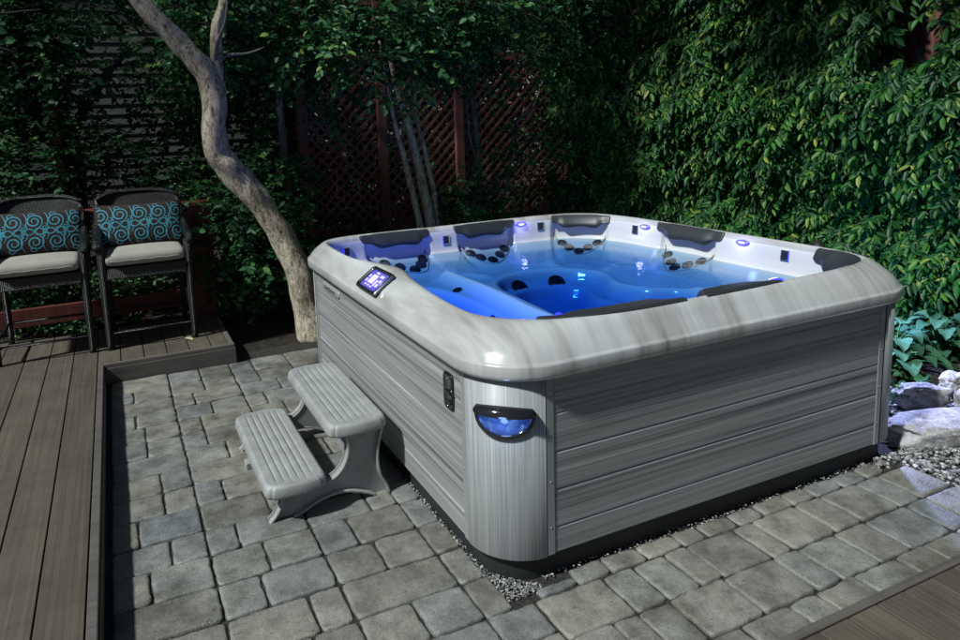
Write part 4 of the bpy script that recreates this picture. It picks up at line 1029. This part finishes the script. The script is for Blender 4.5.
bigtree('tall dark tree beyond the right corner of the fence', (5.9, 6.2, 0), 4.2, [((5.6, 6.0, 2.0), (1.3, .8, 1.5), 1500, -.3), ((5.9, 5.6, 3.8), (1.6, 1.0, 1.0), 1200, -.3)], 'leaf_dark', .06)
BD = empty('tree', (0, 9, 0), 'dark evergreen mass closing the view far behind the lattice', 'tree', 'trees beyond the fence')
d = MB(); d.tube([(2.5, 8.6, 0), (2.6, 8.6, 3), (2.5, 8.6, 5)], [.2, .15, .05], 10, sub=3); mk('trunk', d, M['bark3'], BD); lv = Leaves()
for c, r, n_ in (((2.6, 8.4, 2.2), (2.4, .6, 2.6), 2600), ((6.6, 8.0, 2.4), (2.6, .7, 2.8), 2400), ((2.2, 8.4, 4.8), (2.6, .6, 1.8), 1500), ((6.2, 8.2, 5.0), (2.6, .6, 1.8), 1500)): P, O = blob(n_, c, r, n_, -.6, shell=.1); twigs(lv, P, O, .13)
lv.build('crown', M['leaf_dark'], BD)

bigtree('tree added out of view at the right, its high limbs shading the vine', (5.4, 3.0, 0), 4.6, [((3.0, 2.4, 4.9), (1.3, 1.9, .45), 1000, -.1), ((3.2, .2, 4.9), (1.2, 1.3, .45), 700, -.1), ((4.9, 2.6, 4.6), (1.4, 2.0, .6), 900, -.2)], 'leaf_dark', .075)  # overhead canopy out of view, added to keep direct light off the vine
# overhanging branch, near top-left, with large pale leaves
OB = empty('overhanging_branch', (-1.75, 2.3, 2.3), 'near overhanging twig with large pale round leaves in the top left corner', 'branch')
d = MB(); d.tube([(-2.6, 2.35, 2.35), (-2.1, 2.35, 2.28), (-1.75, 2.35, 2.2), (-1.5, 2.35, 2.12)], [.014, .011, .008, .003], 8, sub=4); d.tube([(-2.1, 2.35, 2.28), (-1.7, 2.4, 2.32), (-1.38, 2.4, 2.36)], [.008, .006, .003], 6, sub=4); mk('stem', d, M['bark3'], OB)
lv = Leaves(); P = np.array([(-1.95 + .42 * RNG.random(), 2.3 + .12 * RNG.normal(), 2.15 + .16 * RNG.random()) for _ in range(34)]); twigs(lv, P, unit(RNG.normal(0, 1, P.shape) + np.array([.4, -.5, -.1])), .062, (1, 3), .72); lv.build('foliage', M['leaf_light'], OB)

# --- vine hedge with long compound leaves, right side
HP = [(3.35, 4.62), (3.75, 4.42), (4.15, 4.15), (4.42, 3.75), (4.5, 3.1), (4.48, 2.3), (4.50, 1.4), (4.55, .4), (4.6, -.6), (4.7, -1.6)]
HQ, _ = smooth_path([Vector((a, b, 0)) for a, b in HP], [0] * len(HP), 8)
HA = np.array([(q.x, q.y) for q in HQ]); HL = np.concatenate([[0], np.cumsum(np.linalg.norm(np.diff(HA, axis=0), axis=1))])
def hedge_pt(s): return np.stack([np.interp(s, HL, HA[:, 0]), np.interp(s, HL, HA[:, 1])], 1)
VH = empty('climbing_vine', (4.5, 3, 0), 'tall climbing vine with long drooping compound leaves covering the fence on the right', 'vine')
def compound(lv, P, O, llen, nleaf=(4, 6)):
    n = len(P); D = unit(O * .75 + RNG.normal(0, .38, (n, 3)) + np.array([0, 0, -.35])); K = RNG.integers(nleaf[0], nleaf[1] + 1, n)
    idx = np.repeat(np.arange(n), K); j = np.concatenate([np.arange(q) for q in K]); st = llen * .42
    sz0 = llen * RNG.uniform(.55, 1.35, n)
    base = P[idx] + D[idx] * (j * st)[:, None] + np.array([0, 0, -1.]) * (.9 * (j * st) ** 2)[:, None] * 2
    Dj = unit(D[idx] + np.array([0, 0, -1.]) * (j * st * 3.2)[:, None])
    nr0 = unit(O + RNG.normal(0, .3, (n, 3)) + np.array([0, 0, .5]))[idx]; sd = unit(np.cross(Dj, nr0))
    for s_ in (1, -1):
        dv = unit(Dj * .45 + sd * s_ * .75 + np.array([0, 0, -.45]) + RNG.normal(0, .15, (len(idx), 3)))
        lv.add(base, dv, unit(nr0 + RNG.normal(0, .22, (len(idx), 3))), sz0[idx] * RNG.uniform(.85, 1.1, len(idx)), .34)
    tip = P + D * (K * st)[:, None] + np.array([0, 0, -1.]) * (.9 * (K * st) ** 2)[:, None] * 2; lv.add(tip, unit(D + np.array([0, 0, -1.2])), unit(O + np.array([0, 0, .4])), sz0, .4)
lv = Leaves(); n_ = 12500
s_ = RNG.uniform(0, HL[-1], n_); z_ = RNG.uniform(.05, 3.7, n_); xy = hedge_pt(s_); e = hedge_pt(np.minimum(s_ + .05, HL[-1])) - hedge_pt(np.maximum(s_ - .05, 0)); tn = unit(np.concatenate([e, np.zeros((n_, 1))], 1)); on = np.stack([-tn[:, 1] * -1 * -1, tn[:, 0], np.zeros(n_)], 1)
on = np.stack([tn[:, 1], -tn[:, 0], np.zeros(n_)], 1)
c_ = np.array([1.2, 1.2, 0]); p3 = np.concatenate([xy, z_[:, None]], 1); flip = ((c_ - p3) * on).sum(1) < 0; on[flip] *= -1
bulge = .26 * clump(p3, 1.9, 3) + .15 * clump(p3, 4.5, 5) + .18 * np.sin(np.clip(z_ / 3.7, 0, 1) * 2.4)
dep = RNG.uniform(-.32, .06, n_); p3 = p3 + on * (bulge + dep)[:, None]
# gap where the fence post looks through at the upper right
gap = (np.abs(p3[:, 1] - 1.30) < .20) & (p3[:, 2] > 1.98); left_thin = (s_ < .5) & (z_ < 1.6); keep = ~(gap | (left_thin & (RNG.random(n_) < .75)))
compound(lv, p3[keep], on[keep], .080); lv.build('foliage', M['leaf_vine'], VH)
d = MB()
for i in range(34):
    s0 = RNG.uniform(.2, HL[-1] - .2); b = hedge_pt(np.array([s0]))[0]; path = []
    for k in range(7): q = hedge_pt(np.array([s0 + RNG.normal(0, .10) + .1 * k * RNG.normal(0, .3)]))[0]; path.append((q[0] + .12 + RNG.normal(0, .03), q[1] + RNG.normal(0, .03), -.02 + k * .52))
    d.tube(path, [.018, .015, .013, .011, .009, .006, .003], 6, sub=4)
mk('stems', d, M['bark3'], VH)

# --- garden bed on the right: broad-leaved plants, ground cover, rocks
def hosta(x, y_, z_, n_, L_, label, leaf='leaf_broad'):
    T = empty('broad_leaved_plant', (x, y_, z_), label, 'plant', 'broad leaved plants in the stone bed'); d = MB(); st = MB()
    for i in range(n_):
        a = 2.4 * i + RNG.uniform(-.3, .3); h = .07 + .22 * (1 - i / n_) * RNG.uniform(.7, 1.1) * L_ / .15; rr = (.05 + .16 * (i / n_)) * L_ / .15
        bx, by = x + rr * math.cos(a), y_ + rr * math.sin(a); L1 = L_ * RNG.uniform(.8, 1.2); W1 = L1 * .42
        st.tube([(x, y_, z_), ((x + bx) / 2, (y_ + by) / 2, z_ + h * .8), (bx, by, z_ + h)], [.006, .005, .004], 5, sub=3)
        rows_ = []
        for k in range(9):
            u = k / 8; w = W1 * max(0., math.sin(PI * u ** .72)) ** .8 * (1 if u > 0 else 0) + .001; dz = h + .02 * math.sin(u * PI) - .55 * L1 * u * u * .55; dd = L1 * u * .92
            rows_.append([(bx + dd * math.cos(a) - s2 * w * math.sin(a), by + dd * math.sin(a) + s2 * w * math.cos(a), z_ + dz - .12 * w + .35 * w * abs(s2) + .006 * math.sin(u * 22 + s2 * 5)) for s2 in (-1, -.5, 0, .5, 1)])
        d.loft(rows_, False)
    mk('stems', st, M['leaf_mid'], T); mk('leaves', d, M[leaf], T)
hosta(3.18, .62, .06, 38, .13, 'broad pale leaved plant glowing teal close beside the tub')
hosta(3.62, .62, .06, 34, .13, 'broad leaved plant at the right edge behind the stones')
hosta(3.35, 1.15, .06, 30, .14, 'darker broad leaved plant at the back against the vine')
hosta(3.95, .15, .06, 15, .14, 'small broad leaved plant outermost by the photo edge')
lv = Leaves(); n_ = 2300; P = np.stack([RNG.uniform(2.35, 4.6, n_), RNG.uniform(-.3, 2.9, n_), RNG.uniform(.03, .12, n_)], 1)
hole = (P[:, 0] < 3.15) & (P[:, 1] < .27); P = P[~hole]; twigs(lv, P, unit(RNG.normal(0, 1, P.shape) * np.array([1, 1, .2]) + np.array([0, 0, .6])), .045, (3, 6), .75)
o = lv.build('ground_cover', M['leaf_mid'], None); tag(o, kind='stuff')
def rock(label, c, r, seed, flat=1., rz=0.):
    bm = bmesh.new(); bmesh.ops.create_icosphere(bm, subdivisions=5, radius=1); d = MB(); V = []
    for v in bm.verts:
        p = v.co.copy(); q = p * 1.3 + Vector((seed, seed * 2, 0)); k = 1 + .28 * noise.noise(q) + .12 * noise.noise(q * 2.7) + .05 * noise.noise(q * 6) + .02 * noise.noise(q * 14)
        p = Vector([math.copysign(abs(t_) ** .72, t_) for t_ in p]) * k
        x, y_ = p.x * r[0], p.y * r[1]; V.append((c[0] + x * math.cos(rz) - y_ * math.sin(rz), c[1] + x * math.sin(rz) + y_ * math.cos(rz), c[2] + min(p.z, flat) * r[2]))
    F_ = [tuple(v.index for v in f_.verts) for f_ in bm.faces]; bm.free(); d.add(V, F_)
    return tag(mk('rock', d, M['rock'], loc=(c[0], c[1], c[2] - r[2])), label, 'rock', 'stones edging the garden bed')
rock('largest stone, a wide flat slab lying in front on the gravel', (2.66, -.02, .03), (.34, .14, .085), 1.3, .8, -.42)
rock('pale pointed stone resting behind the big slab beside the tub', (2.78, .22, .10), (.13, .07, .07), 4.1, 1, -.5)
rock('rounded stone at the right edge above the slab', (2.86, .03, .13), (.065, .06, .06), 7.7)
rock('small stone between the pointed one and the vine', (3.10, .24, .10), (.09, .06, .06), 9.2)
rock('low dark stone farther back under the broad leaves', (2.62, .60, .06), (.12, .12, .07), 12.2)
# garden lamp behind the tub lighting the bed
GL = empty('garden_lamp', (2.95, .95, 0), 'small black garden spotlight on a stake hidden behind the tub', 'lamp')
d = MB(); d.tube([(2.95, .95, -.05), (2.95, .95, .72)], .009, 8); mk('stake', d, M['black'], GL)
d = MB(); d.disc((2.95, .97, .74), (0, -.5, -.75), .04, [(.5, -.09), (.9, -.085), (1, -.01), (1, 0)], 16); d.disc((2.95, .97, .74), (0, -.5, -.75), .04, [(1, 0), (.9, .001)], 16); mk('head', d, M['black'], GL)
d = MB(); d.disc((2.95, .968, .737), (0, -.5, -.75), .034, [(1, .003), (.6, .006)], 16); mk('lens', d, M['led_core'], GL)
sp = plight('bed_light', (2.95, .93, .70), (.55, .52, 1.), 150, .03, GL, True); sp.data.spot_size = math.radians(125); sp.data.spot_blend = .5; sp.rotation_euler = Vector((-.15, .75, .85)).to_track_quat('Z', 'Y').to_euler()
sp = plight('bed_light', (2.97, .90, .62), (.03, .52, 1.), 34, .04, GL)
